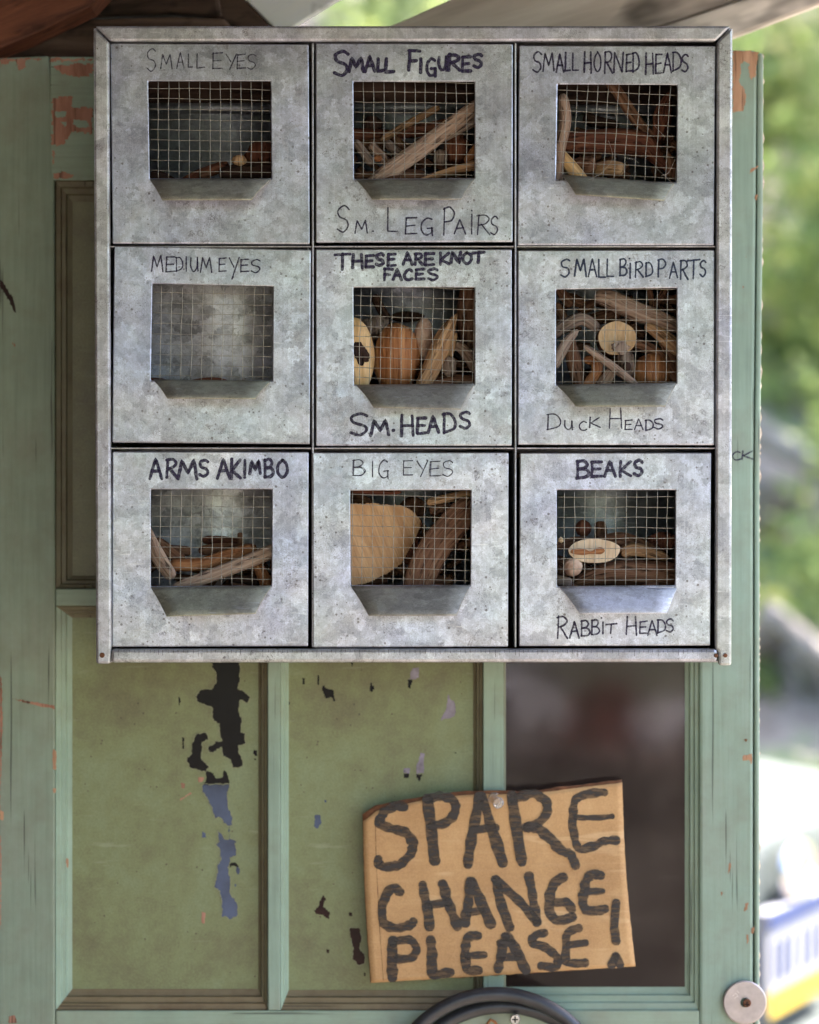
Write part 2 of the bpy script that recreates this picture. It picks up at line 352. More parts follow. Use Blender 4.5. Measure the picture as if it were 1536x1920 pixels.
# ------------------------------------------------------------------ stroke letters
def arc(*p): return ('s', list(p))
def ln(*p): return ('l', list(p))
G = {
 'A': [ln((0, 1), (.48, 0), (1, 1)), ln((.2, .62), (.82, .6))],
 'B': [ln((.08, 0), (.05, 1)), arc((0, .04), (.6, .0), (.85, .2), (.6, .42), (.12, .48)), arc((.12, .48), (.75, .5), (1, .75), (.7, .97), (.02, 1))],
 'C': [arc((.95, .12), (.6, 0), (.15, .25), (.02, .6), (.25, .95), (.65, 1), (1, .88))],
 'D': [ln((.1, 0), (.06, 1)), arc((0, .03), (.6, .02), (1, .4), (.85, .8), (.02, 1))],
 'E': [ln((.1, .02), (.04, .98)), ln((.06, .03), (1, 0)), ln((.1, .5), (.85, .46)), ln((.04, .98), (1, .95))],
 'F': [ln((.15, .02), (.05, 1)), ln((.08, .03), (1, .05)), ln((.12, .5), (.7, .5))],
 'G': [arc((.9, .08), (.5, 0), (.1, .3), (.05, .7), (.4, .95), (.85, .85), (.92, .55)), ln((.5, .58), (.98, .56)), ln((.92, .56), (.95, 1))],
 'H': [ln((.08, 0), (.0, 1)), ln((.9, 0), (1, 1)), ln((.04, .52), (.95, .5))],
 'I': [ln((.5, 0), (.45, 1))],
 'K': [ln((.1, 0), (.05, 1)), ln((.95, .02), (.15, .58), (1, .98))],
 'L': [ln((.1, 0), (.06, .97), (1, .93))],
 'M': [ln((0, 1), (.18, .02), (.5, .7), (.82, .0), (1, 1))],
 'N': [ln((0, 1), (.1, 0), (.85, .98), (1, 0))],
 'O': [arc((.5, 0), (.1, .3), (.08, .75), (.5, 1), (.92, .7), (.9, .25), (.5, 0))],
 'P': [ln((.14, 0), (.06, 1)), arc((0, .05), (.6, -.02), (1, .2), (.75, .45), (.14, .52))],
 'R': [ln((.12, 0), (.04, 1)), arc((0, .05), (.6, 0), (.92, .2), (.65, .42), (.12, .5)), ln((.3, .48), (1, 1))],
 'S': [arc((.95, .12), (.6, 0), (.1, .15), (.2, .42), (.75, .55), (.9, .78), (.5, 1), (.0, .88))],
 'T': [ln((0, .08), (1, 0)), ln((.52, .03), (.46, 1))],
 'U': [arc((.05, 0), (.05, .6), (.4, 1), (.85, .75), (.95, 0)), ln((.95, 0), (1, 1))],
 'Y': [ln((0, 0), (.48, .5)), ln((1, 0), (.35, 1))],
 'y': [ln((0, 0), (.48, .48)), ln((1, 0), (.3, 1))],
 '.': [ln((.3, .5), (.7, .5))], "'": [ln((.4, .4), (.6, .6))],
}
def strokes_mesh(strokes, d, step=.3, jit=.12, warp=None):
    """strokes: (points in photo px, width px) laid as flat ribbons on the plane at depth d"""
    V, F = [], []; n = 0
    for si, (pts, wd) in enumerate(strokes):
        dd = d - step * (si % 9 + 1) * .35
        # resample
        q = [pts[0]]
        for a, b in zip(pts, pts[1:]):
            L = math.hypot(b[0] - a[0], b[1] - a[1]); m = max(1, int(L / max(1.5, wd * .45)))
            q += [(a[0] + (b[0] - a[0]) * i / m, a[1] + (b[1] - a[1]) * i / m) for i in range(1, m + 1)]
        sd = random.random() * 90; row = []
        for i, p in enumerate(q):
            a = q[max(i - 1, 0)]; b = q[min(i + 1, len(q) - 1)]
            tx, ty = b[0] - a[0], b[1] - a[1]; l = math.hypot(tx, ty) or 1; tx /= l; ty /= l
            h = wd * .5 * (1 + jit * 2 * noise.noise(Vector((sd, i * .45, 0))))
            px = p[0] + wd * .10 * noise.noise(Vector((sd, i * .3, 5))); py = p[1] + wd * .10 * noise.noise(Vector((sd, i * .3, 9)))
            row.append((px, py, tx, ty, h))
        L = []
        for e, s in ((0, -1), (-1, 1)):
            px, py, tx, ty, h = row[e]
            for c_, s_ in ((.9, .45), (.55, .85)):
                pass
        first = row[0]; last = row[-1]
        def capped(r, s): 
            px, py, tx, ty, h = r
            return [(px + s * tx * h * .85, py + s * ty * h * .85, tx, ty, h * .42), (px + s * tx * h * .5, py + s * ty * h * .5, tx, ty, h * .82)]
        full = capped(first, -1) + row + capped(last, 1)[::-1]
        for px, py, tx, ty, h in full:
            for sg in (1, -1):
                x, y = px - ty * h * sg, py + tx * h * sg
                V.append(warp(x, y, dd) if warp else P(x, y, dd))
        m = len(full)
        for i in range(m - 1): F.append((n + 2 * i, n + 2 * i + 1, n + 2 * i + 3, n + 2 * i + 2))
        n += 2 * m
    return mesh(V, F)
def letters(spec, off, f, wd, twice=0, skew=.0):
    out = []
    for ch, x0, x1, y0, y1 in spec:
        for rep in range(1 + twice):
            ox, oy = (random.uniform(-1, 1) * wd * .9, random.uniform(-1, 1) * wd * .6) if rep else (0, 0)
            for typ, pts in G[ch]:
                j = lambda: random.uniform(-.025, .025)
                q = [(x0 + (x1 - x0) * (u + j()), y0 + (y1 - y0) * (v + j())) for u, v in pts]
                if typ == 's': q = crom(q, 6)
                out.append(([(off[0] + x / f + ox, off[1] + y / f + oy) for x, y in q], wd * random.uniform(.88, 1.12)))
    return out

# ------------------------------------------------------------------ setting: ground, slope, roof, walls
def terrain():
    xs = [-30 + i * 1.0 for i in range(61)]; ys = [-30 + i * .8 for i in range(91)]
    V = []; F = []
    for y in ys:
        for x in xs:
            t = max(0, (y - 3.9)); z = .27 * t + .030 * t * t if t > 0 else 0
            z = min(z, 14 + .05 * t)
            if t > 0: z += .18 * noise.noise(Vector((x * .5, y * .5, 0))) * min(1, t)
            V.append((x, y, z))
    n = len(xs)
    for j in range(len(ys) - 1):
        for i in range(n - 1): F.append((j * n + i, j * n + i + 1, (j + 1) * n + i + 1, (j + 1) * n + i))
    me = mesh(V, F); 
    t = NT('earth_and_litter'); v = t.coord('Object'); a = t.noise(v, 2.2, 5, .6); b = t.noise(v, 14, 5, .7)
    c = t.ramp(a, [(.38, (.15, .12, .09)), (.48, (.22, .195, .16)), (.56, (.13, .20, .06))])
    c = t.mix(t.ramp(b, [(.45, 0.0), (.6, .6)]), c, (.27, .24, .205))
    m = t.set(Base_Color=c, Roughness=.95, Normal=t.bump(b, .6, .05))
    o = link('ground', me, m, smooth=True, base=False); tag(o, 'leaf-strewn earth yard rising into a wooded bank behind', kind='structure')
terrain()
def yard():
    o = link('yard', box((-14, -16, -.03), (14, 3.6, .004)), plain('bounce_cutting_earth', (.125, .105, .08), .95, 0, .35, 3, .4), base=False)  # dark sheet added to cut light bounced up onto the front
    tag(o, 'dark earth sheet added over the yard to cut bounced light', kind='structure')
yard()
def far_ground():
    o = link('far_ground', box((-200, -200, -.6), (200, 200, -.5)), plain('far_earth', (.14, .15, .08), .95, 0, .3, .5), base=False)
    tag(o, 'flat earth reaching to the horizon', kind='structure')
far_ground()

# unseen lean-to roof, extended to darken the front; its wall behind the door
rf = thing('shading_roof', 'unseen board roof of the lean-to, extended forward to shade the hanging cabinet', 'roof', (-.4, 0, 2.02))
for i in range(9):
    x0 = -1.9 + i * .30
    link('roof_board', box((x0, -2.5, 2.03 + .03 * (i % 2)), (x0 + .292, .62, 2.055 + .03 * (i % 2))), M['beam_dark'], rf)
for y in (-2.2, -1.7, -1.2, -.7, -.2, .1, .5): link('rafter', box((-1.9, y, 1.93), (.79, y + .05, 2.026)), M['beam_dark'], rf)
wl_ = thing('shed_wall', 'dark plank wall of the shed behind the green door', 'wall', (-.6, .3, 0))
for i in range(11):
    x0 = -1.87 + i * .19
    link('wall_plank', box((x0, .27, 0), (x0 + .186 if i < 10 else .222, .29, 1.745 if i < 9 else 1.70)), M['dark'], wl_)
sw = thing('shading_side_wall', 'unseen side wall of boards set close at the left to dim that side', 'wall', (-.72, -.2, 0))  # unseen wall, moved close in to cut light from the left
for i in range(16):
    link('side_board', box((-.72, -2.2 + i * .15, 0), (-.70, -2.055 + i * .15, 1.92)), M['beam_dark'], sw)

# visible timbers behind the top of the cabinet
bd = thing('roof_boards_behind', 'dark brown weathered boards above the left of the cabinet', 'boards', P(250, 150, 420))
link('board', prism([(-160, 44), (330, 30), (420, 33), (455, 75), (470, 160), (-160, 160)], 430, 480), M['beam_dark'], bd, bevel=.003)
link('board', prism([(-160, -120), (392, -120), (415, 28), (330, 24), (-160, 38)], 420, 470), M['beam_dark'], bd, bevel=.003)
link('board', prism([(380, -120), (405, -60), (520, 60), (516, 110), (400, 110)], 472, 500), M['beam_dark'], bd, bevel=.003)
lk = link('knot', blob(P(365, 8, 423), 4 * U, 9 * U, 2 * U, 3), M['dark'] if 0 else M['hole_black'], bd)
bn = bd
def beam(name, poly, d0, d1, mat, label, ang):
    """diagonal timber: mesh built so its grain runs along its length"""
    from mathutils import Matrix
    me = prism(poly, d0, d1); o = link(name, me, mat, bevel=.0015)
    # turn local axes so that object-space x follows the timber
    R = Matrix.Rotation(ang, 4, 'Y'); o.data.transform(R.inverted()); o.rotation_euler = R.to_euler()
    tag(o, label, 'beam'); return o
beam('diagonal_beam', [(-160, -160), (330, -160), (170, 12), (60, 66), (-25, 100), (-160, 150)], 300, 400, M['beam_red'], 'reddish brown diagonal beam in the top left corner', math.radians(-22 + 0))
beam('pale_brace', [(445, -60), (720, -60), (640, -6), (530, 62), (512, 50), (462, 0)], 470, 500, M['whitewash'], 'pale whitewashed brace end beside the bright gap at the top', math.radians(-30))
beam('wide_plank', [(700, 62), (768, 33), (850, -4), (1010, -80), (1610, -80), (1383, -1), (1238, 48), (1150, 82), (700, 100)], 520, 590, M['plank_grey'], 'wide grey brown plank slanting over the middle of the cabinet', math.radians(-19))
beam('pale_plank', [(1155, 85), (1242, 50), (1387, 1), (1620, -80), (1800, -80), (1536, 6), (1372, 68), (1290, 104), (1150, 110)], 505, 560, M['beam_pale'], 'pale sunlit plank slanting up to the top right corner', math.radians(-19))

# ------------------------------------------------------------------ the green door
DD = 300
door = thing('green_door', 'old door with flaking pale green paint and painted glass, hung behind the cabinet', 'door', P(710, 2900, DD + 30))
def dpart(name, x0, y0, x1, y1, mat, d0=DD, d1=DD + 75, bev=.0008, **k):
    return link(name, pbox(x0, y0, x1, y1, d0, d1), mat, door, bevel=bev, **k)
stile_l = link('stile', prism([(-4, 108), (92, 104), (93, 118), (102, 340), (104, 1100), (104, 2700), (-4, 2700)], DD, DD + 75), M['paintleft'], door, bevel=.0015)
# right stile with its rounded, chewed top and a bead along the edge
link('stile', prism([(1312, 104), (1322, 97), (1375, 93), (1420, 94), (1418, 400), (1413, 900), (1412, 2700), (1312, 2700)], DD, DD + 75), M['paint'], door, bevel=.002)
link('edge_bead', prism([(1421, 101), (1428, 97), (1432, 106), (1431, 400), (1425, 900), (1424, 2700), (1414.5, 2700), (1415.5, 900), (1420, 400)], DD + 4, DD + 75), M['paint'], door, bevel=.0018)
# splintered pale wood along the outer edge
V, F = [], []
bm = bmesh.new(); random.seed(3); y = 99
while y < 2200:
    h = random.uniform(8, 34); x = 1431.5 - max(0, min(1, (y - 300) / 600)) * 6.5 - (1.2 if y > 900 else 0)
    if random.random() < .72:
        w2 = random.uniform(.8, 3.0); a = P(x - .8, y, DD + 10); b = P(x + w2, y + h * .5, DD + 14); c_ = P(x - .8, y + h, DD + 10)
        dv = Vector((0, 30 * U, 0)); vs = [bm.verts.new(p) for p in (a, b, c_, a + dv, b + dv, c_ + dv)]
        for f in ((0, 1, 2), (5, 4, 3), (0, 3, 4, 1), (1, 4, 5, 2), (2, 5, 3, 0)): bm.faces.new([vs[i] for i in f])
    y += h
tag(link('splinters', frombm(bm), plain('pale_splinter', (.50, .40, .30), .9, 0, .5, 300, .4), door), kind='stuff')
dpart('rail', 94, 106, 1311.5, 338, M['painth'])
dpart('rail', 104.5, 1104, 1311.5, 1136, M['painth'])
dpart('rail', 104.5, 1895, 1311.5, 2700, M['painth'])
dpart('glazing_bar', 502, 1136.5, 526, 1894.5, M['paint'])
dpart('glazing_bar', 906, 1136.5, 945, 1894.5, M['paint'])
PROF = [(0, 0), (.06, 5), (.30, 7), (.38, 13), (.62, 14), (.70, 22), (1, 25)]
def moulding(x0, y0, x1, y1, wl, wt, wr, wb, mats):
    out = [(x0, y0), (x1, y0), (x1, y1), (x0, y1)]; inn = [(x0 + wl, y0 + wt), (x1 - wr, y0 + wt), (x1 - wr, y1 - wb), (x0 + wl, y1 - wb)]
    for i in range(4):
        j = (i + 1) % 4; bm = bmesh.new(); A = []; B = []
        for t, d in PROF:
            for (o_, n_, R) in ((out[i], inn[i], A), (out[j], inn[j], B)):
                R.append(bm.verts.new(P(o_[0] + (n_[0] - o_[0]) * t, o_[1] + (n_[1] - o_[1]) * t, DD + 1 + d)))
        for o_, n_, R in ((out[i], inn[i], A), (out[j], inn[j], B)):
            R.append(bm.verts.new(P(n_[0], n_[1], DD + 60))); R.append(bm.verts.new(P(o_[0], o_[1], DD + 60)))
        m = len(A)
        for q in range(m): bm.faces.new((A[q], A[(q + 1) % m], B[(q + 1) % m], B[q]))
        bm.faces.new(A[::-1]); bm.faces.new(B)
        link('moulding', frombm(bm), mats[i], door)
md = [M['mouldshade'], M['mouldshade'], M['mouldh'], M['mould']]
moulding(104, 338.5, 1311.5, 1103.5, 32, 40, 32, 24, [M['mouldshade'], M['mouldshade'], M['mouldshade'], M['mouldshade']])
moulding(104.5, 1136.5, 501.5, 1894.5, 31, 22, 17, 40, md)
moulding(526.5, 1136.5, 905.5, 1894.5, 15, 22, 18, 38, md)
moulding(945.5, 1136.5, 1311.5, 1894.5, 3, 22, 27, 44, [M['mouldshade'], M['mould'], M['painth'], M['paintold']])
PD = DD + 27
pu = link('upper_pane', pbox(128, 372, 1290, 1085, PD, PD + 8), M['paneup'], door)
p1 = link('glass_pane', pbox(130, 1152, 489, 1862, PD, PD + 8), M['pane'], door); p1['label'] = 'olive painted pane with a long black and blue peeled strip'
p2 = link('glass_pane', pbox(536, 1152, 893, 1864, PD, PD + 8), M['pane'], door); p2['label'] = 'olive painted pane with scattered peeled flecks'
# bare third pane: dusty clear glass over the dark shed
t = NT('dusty_glass'); v = t.coord('Object'); sm = t.noise(v, 13, 4, .6); sc_ = t.noise(t.coord('Object', (30, 1, 160)), 1, 5, .7)
tr = t.new('ShaderNodeBsdfTransparent'); tr.inputs[0].default_value = (.75, .75, .75, 1)
mx = t.new('ShaderNodeMixShader'); fac = t.math('ADD', t.ramp(sm, [(.35, .08), (.7, .30)]), t.math('MULTIPLY', t.ramp(sc_, [(.6, 0.0), (.75, 1.0)]), .12))
t.l.new(fac, mx.inputs[0]); t.l.new(tr.outputs[0], mx.inputs[1]); t.l.new(t.b.outputs[0], mx.inputs[2]); t.l.new(mx.outputs[0], t.out.inputs[0])
t.set(Base_Color=t.ramp(sm, [(.35, (.02, .02, .021)), (.65, (.06, .05, .045))]), Roughness=.06, Specular_IOR_Level=.8)
M['glass'] = t.m
p3 = link('glass_pane', pbox(942, 1150, 1288, 1868, PD, PD + 8), M['glass'], door); p3['label'] = 'bare dusty pane with dark reflections'

def jag(poly, n=2, amp=3.0, sd=0):
    random.seed(sd); out = []
    for a, b in zip(poly, poly[1:] + poly[:1]):
        L = math.hypot(b[0] - a[0], b[1] - a[1]); m = max(1, int(L / 9)); pr = 0
        out.append(a)
        for i in range(1, m):
            t_ = i / m; ox, oy = random.uniform(-amp, amp), random.uniform(-amp, amp)
            x, y_ = a[0] + (b[0] - a[0]) * t_ + ox, a[1] + (b[1] - a[1]) * t_ + oy
            if random.random() < .5: out.append((x, out[-1][1]))
            out.append((x, y_))
    return out
def patch(name, poly, off, f, d, mat, parent, sd=0, amp=3.0, label=None):
    q = [(off[0] + x / f, off[1] + y / f) for x, y in jag(poly, 2, amp, sd)]
    n = len(q); res = geometry.delaunay_2d_cdt([Vector(v_) for v_ in q], [], [list(range(n))], 1, 1e-4)
    me = mesh([P(v_[0], v_[1], d) for v_ in res[0]], [tuple(f_)[::-1] for f_ in res[2]])
    o = link(name, me, mat, parent)
    if name == 'peeled_patch' and len(q) > 60:
        link('paint_lip', strokes_mesh([(q + q[:1], 1.5)], d - .5, jit=.5), M['lip'], parent)
    if label: o['label'] = label
    return o
M['lip'] = plain('paint_edge', (.235, .255, .15), .6, 0, .3, 300, .3)
A1, f1 = (0, 1240), 2.477
def bar(x, y0, y1, w_=8): return [(x - w_ / 2, y0), (x + w_ / 2, y0 + 4), (x + w_ / 2 - 1, y1), (x - w_ / 2 + 1, y1 - 3)]
black = [[(985, 0), (1115, 0), (1115, 100), (1105, 125), (1135, 140), (1165, 165), (1150, 195), (1115, 180), (1110, 235), (1125, 280), (1120, 330), (1140, 335), (1140, 385), (1110, 390), (1112, 430), (1130, 460), (1125, 490), (1085, 495), (1070, 455), (1035, 440), (1030, 400), (990, 425), (965, 410), (975, 390), (1005, 370), (1030, 370), (1015, 320), (1020, 290), (985, 265), (985, 215), (955, 205), (915, 185), (908, 160), (935, 130), (980, 130), (1005, 90), (1005, 60), (985, 30)],
 [(915, 335), (960, 330), (970, 365), (940, 375), (935, 430), (940, 460), (975, 490), (955, 515), (905, 500), (885, 495), (870, 470), (870, 445), (890, 430), (888, 390), (900, 365)],
 [(960, 510), (990, 520), (1005, 545), (1035, 540), (1040, 505), (1055, 520), (1065, 572), (940, 572), (955, 560)],
 [(1065, 940), (1095, 935), (1110, 955), (1085, 950), (1068, 960)], bar(833, 165, 205), bar(850, 352, 408, 9), [(1180, 412), (1195, 415), (1195, 440), (1178, 430)], bar(1185, 450, 460, 10)]
for i, p in enumerate(black): patch('peeled_patch', p, A1, f1, PD - .6, M['hole_black'], p1, i + 1, 3.2)
blue = [[(940, 571), (1065, 571), (1065, 590), (1055, 610), (1060, 680), (1083, 730), (1080, 762), (1060, 765), (1020, 725), (1000, 730), (985, 680), (965, 640), (945, 610), (938, 585)],
 [(1010, 790), (1030, 800), (1040, 825), (1095, 828), (1097, 905), (1070, 912), (1070, 935), (1060, 960), (1070, 1010), (1070, 1080), (1100, 1120), (1110, 1180), (1070, 1200), (1045, 1185), (1030, 1190), (1030, 1110), (1020, 1065), (995, 1050), (1005, 1000), (1010, 945), (1028, 920), (1020, 870), (1000, 850), (1020, 835)],
 [(940, 790), (955, 800), (958, 820), (938, 820)], [(1100, 950), (1115, 965), (1108, 990), (1098, 990)], [(1088, 1032), (1100, 1040), (1092, 1050)], bar(1065, 765, 825, 5)]
for i, p in enumerate(blue): patch('peeled_patch', p, A1, f1, PD - .6, M['hole_blue'], p1, i + 31, 3.2)
for i, p in enumerate([[(840, 565), (860, 568), (856, 592), (842, 588)], [(920, 540), (948, 538), (940, 560), (922, 562)], [(936, 1165), (955, 1168), (950, 1220), (938, 1215)], [(835, 640), (885, 608), (893, 614), (840, 648)]]):
    patch('red_fleck', p, A1, f1, PD - .5, M['bare'], p1, i + 51, 1.5)
A2, f2 = (500, 1240), 2.743
for mt, ps in (('hole_black', [[(290, 125), (310, 140), (345, 150), (352, 205), (335, 185), (310, 190), (285, 150)], bar(190, 85, 120, 14), bar(266, 70, 122, 10), [(535, 110), (555, 145), (540, 158), (530, 150)], [(725, 95), (750, 95), (740, 140), (728, 135)], [(770, 581), (805, 581), (785, 620)], [(705, 578), (735, 578), (730, 600), (712, 600)], [(435, 0), (445, 10), (438, 30)], bar(115, 205, 225, 8), [(962, 468), (978, 470), (975, 476)]]),
        ('hole_lav', [[(755, 35), (785, 30), (785, 85), (750, 92), (728, 93), (740, 85), (738, 60)], [(935, 165), (945, 195), (970, 215), (975, 260), (965, 285), (935, 295), (895, 305), (905, 280), (925, 240), (930, 200)], [(790, 470), (815, 475), (808, 520), (810, 575), (770, 580), (770, 540), (785, 510)], [(705, 550), (738, 550), (735, 577), (705, 575)]]),
        ('hole_blue', [[(250, 790), (275, 790), (283, 830), (265, 860), (245, 850)], bar(303, 712, 728, 10)]),
        ('hole_brown', [[(290, 1205), (305, 1220), (290, 1265), (325, 1290), (322, 1325), (290, 1305), (255, 1300), (243, 1280), (265, 1265), (275, 1230)], [(425, 1370), (480, 1370), (490, 1430), (480, 1480), (510, 1520), (505, 1555), (480, 1565), (440, 1530), (445, 1470), (430, 1410)], bar(432, 1290, 1312, 18), bar(315, 1480, 1502, 12), bar(505, 1600, 1620, 10)])):
    for i, p in enumerate(ps): patch('peeled_patch', p, A2, f2, PD - .6, M[mt], p2, i + 71, 2.6)
# bare wood where the paint has gone, upper rail and stiles
T0, ft = (0, 0), 3.2
for i, (p, tgt, m_) in enumerate([
    ([(315, 590), (430, 575), (430, 640), (555, 650), (555, 800), (430, 790), (380, 870), (312, 870), (312, 700)], 0, 'bare'),
    ([(320, 400), (430, 385), (555, 380), (555, 445), (470, 465), (400, 450), (340, 420)], 0, 'bare'),
    ([(315, 1040), (380, 1030), (440, 1050), (430, 1066), (315, 1066)], 0, 'bare'),
    ([(305, 350), (400, 350), (480, 352), (555, 352), (555, 358), (430, 366), (310, 372)], 0, 'bare'),
    ([(0, 352), (250, 352), (250, 358), (160, 362), (155, 405), (110, 420), (95, 368), (40, 380), (0, 400)], 0, 'bare'),
    ([(313, 900), (328, 920), (326, 980), (313, 990)], 0, 'bare')]):
    patch('bare_patch', p, T0, ft, DD - .6, M[m_], door, 100 + i, 9)
for i, p in enumerate([[(330, 670), (400, 668), (395, 700), (335, 705)], [(440, 715), (520, 725), (540, 760), (470, 765), (435, 745)], [(360, 730), (400, 728), (390, 760)]]):
    patch('paint_island', p, T0, ft, DD - 1.2, M['painth'], door, 120 + i, 6)
R0, fr = (1140, 0), 3.841
for i, p in enumerate([[(900, 368), (1000, 364), (1085, 372), (1075, 440), (1065, 545), (1035, 575), (1015, 520), (1020, 455), (985, 440), (950, 470), (960, 520), (945, 590), (985, 640), (995, 700), (975, 800), (900, 810)],
                       [(1030, 1220), (1080, 1190), (1085, 1205), (1020, 1250)], [(1065, 1400), (1080, 1400), (1075, 1440), (1062, 1440)]]):
    patch('bare_patch', p, R0, fr, DD - .6, M['baretan'], door, 140 + i, 6)
Q0, fq = (1320, 1380), 3.556
for i, p in enumerate([[(262, 130), (320, 120), (322, 185), (300, 160), (262, 165)], [(170, 845), (182, 850), (175, 900), (160, 925), (165, 880)], [(283, 1325), (298, 1325), (300, 1360), (290, 1385)], [(112, 1040), (128, 1042), (120, 1065)], [(275, 1120), (300, 1110), (290, 1160), (268, 1170)], [(262, 18), (290, 20), (285, 38)], [(318, 1280), (338, 1270), (335, 1315), (318, 1320)]]):
    patch('bare_patch', p, Q0, fq, DD - .6, M['baretan'], door, 160 + i, 3)
L0, fl = (0, 250), 1.9
for i, p in enumerate([[(0, 520), (12, 530), (50, 600), (58, 640), (50, 635), (30, 590), (0, 545)]]): patch('bare_patch', p, L0, fl, DD - .6, M['hole_brown'], door, 180 + i, 2)
for i, p in enumerate([[(0, 60), (8, 80), (12, 300), (4, 520), (0, 700)], [(0, 690), (18, 700), (14, 740), (0, 735)], [(0, 800), (6, 900), (4, 1200), (0, 1250)], [(50, 172), (250, 205), (256, 222), (150, 200)], [(245, 410), (262, 420), (260, 505), (245, 500)], [(246, 590), (262, 590), (258, 612), (247, 610)], [(308, 912), (318, 920), (316, 962), (308, 950)], [(40, 1650), (70, 1645), (80, 1680), (40, 1680)]]):
    patch('bare_patch', p, A1, f1, DD - .6, M['bare' if i not in (4, 5, 6, 1) else 'baretan'], door, 190 + i, 2.5)
ck = strokes_mesh(letters([('C', 38, 78, 265, 308), ('K', 85, 142, 262, 305)], (1360, 750), 2.744, 2.6), DD - .6)
tag(link('lettering', ck, M['ink'], door), 'handwritten letters cK on the right stile')

# ------------------------------------------------------------------ cabinet
cab = thing('metal_cabinet', 'galvanized steel cabinet with nine mesh fronted drawers hanging on the green door', 'cabinet', P(774, 1246, 150))
FO = [(175, 48), (1374, 48), (1372, 1247), (180, 1245)]
def cpart(name, poly, d0, d1, mat=None, bev=.0010): return link(name, prism(poly, d0, d1), mat or M['frame'], cab, bevel=bev)
cpart('frame_rail', [(177, 48), (1372, 48), (1342.5, 77), (206.5, 77)], -6, 10, bev=.0016)
cpart('frame_rail', [(175, 50), (204.5, 78), (209, 1216), (207, 1245), (180, 1245)], -6, 10, bev=.0016)
cpart('frame_rail', [(1374, 50), (1345, 78), (1341, 1216), (1348, 1222), (1348, 1248), (1372, 1248)], -6, 10, bev=.0016)
cpart('frame_rail', [(207, 1217), (1346, 1216.5), (1346, 1242), (208, 1243)], -9, 10, bev=.0022)
# carcass
cpart('side_panel', [(177, 52), (183, 52), (187, 1243), (182, 1243)], 10.5, 292)
cpart('side_panel', [(1364, 52), (1371, 52), (1369, 1244), (1362, 1244)], 10.5, 292)
cpart('top_panel', [(184, 52), (1363, 52), (1363, 57), (184, 57)], 10.5, 292)
cpart('bottom_panel', [(188, 1237), (1361, 1237), (1361, 1242), (188, 1242)], 10.5, 292)
cpart('back_panel', [(184, 58), (1363, 58), (1361, 1236), (188, 1236)], 286, 291.5, M['beam_dark'])
for x in ((584.5, 588.5), (964.5, 968.5)):
    cpart('divider', [(x[0], 80), (x[1], 80), (x[1] + 0, 1214), (x[0], 1214)], 2, 285, bev=.0006)
for y_ in ((460.5, 463.5), (838.5, 842.0)):
    for xa, xb in ((207, 584), (589, 964), (969, 1342)): cpart('shelf', [(xa, y_[0]), (xb, y_[0]), (xb, y_[1]), (xa, y_[1])], 3, 285, bev=.0006)
def disc(cx, cy, r, d0, d1, n=20, dome=0):
    bm = bmesh.new(); fr_ = []; 
    for k in range(n): th = 2 * math.pi * k / n; fr_.append((cx + r * math.cos(th), cy + r * math.sin(th)))
    a = [bm.verts.new(P(x, y, d0)) for x, y in [(cx + (x - cx) * .8, cy + (y - cy) * .8) for x, y in fr_]]
    b = [bm.verts.new(P(x, y, d0 + (d1 - d0) * .45)) for x, y in fr_]; c_ = [bm.verts.new(P(x, y, d1)) for x, y in fr_]
    bm.faces.new(a); bm.faces.new(c_[::-1])
    for R1, R2 in ((a, b), (b, c_)):
        for k in range(n): bm.faces.new((R1[k], R1[(k + 1) % n], R2[(k + 1) % n], R2[k]))
    return frombm(bm)
for cx, cy, r in ((191.5, 1228.5, 5), (1360.5, 1229, 4), (1343, 1229, 4)):
    link('rivet', disc(cx, cy, r, -12, -5), M['rust'], cab)
st = []
random.seed(11); x = 222
while x < 1330:
    big_ = int((x - 222) / 9.3) % 4 == 0
    st.append(([(x, 1218.5), (x + random.uniform(-.5, .5), 1218.5 + (11 if big_ else 6) * random.uniform(.7, 1.2))], .9)); x += 9.3 * random.uniform(.8, 1.2)
link('ruler_ticks', strokes_mesh(st, -9.3), M['tick'], cab)

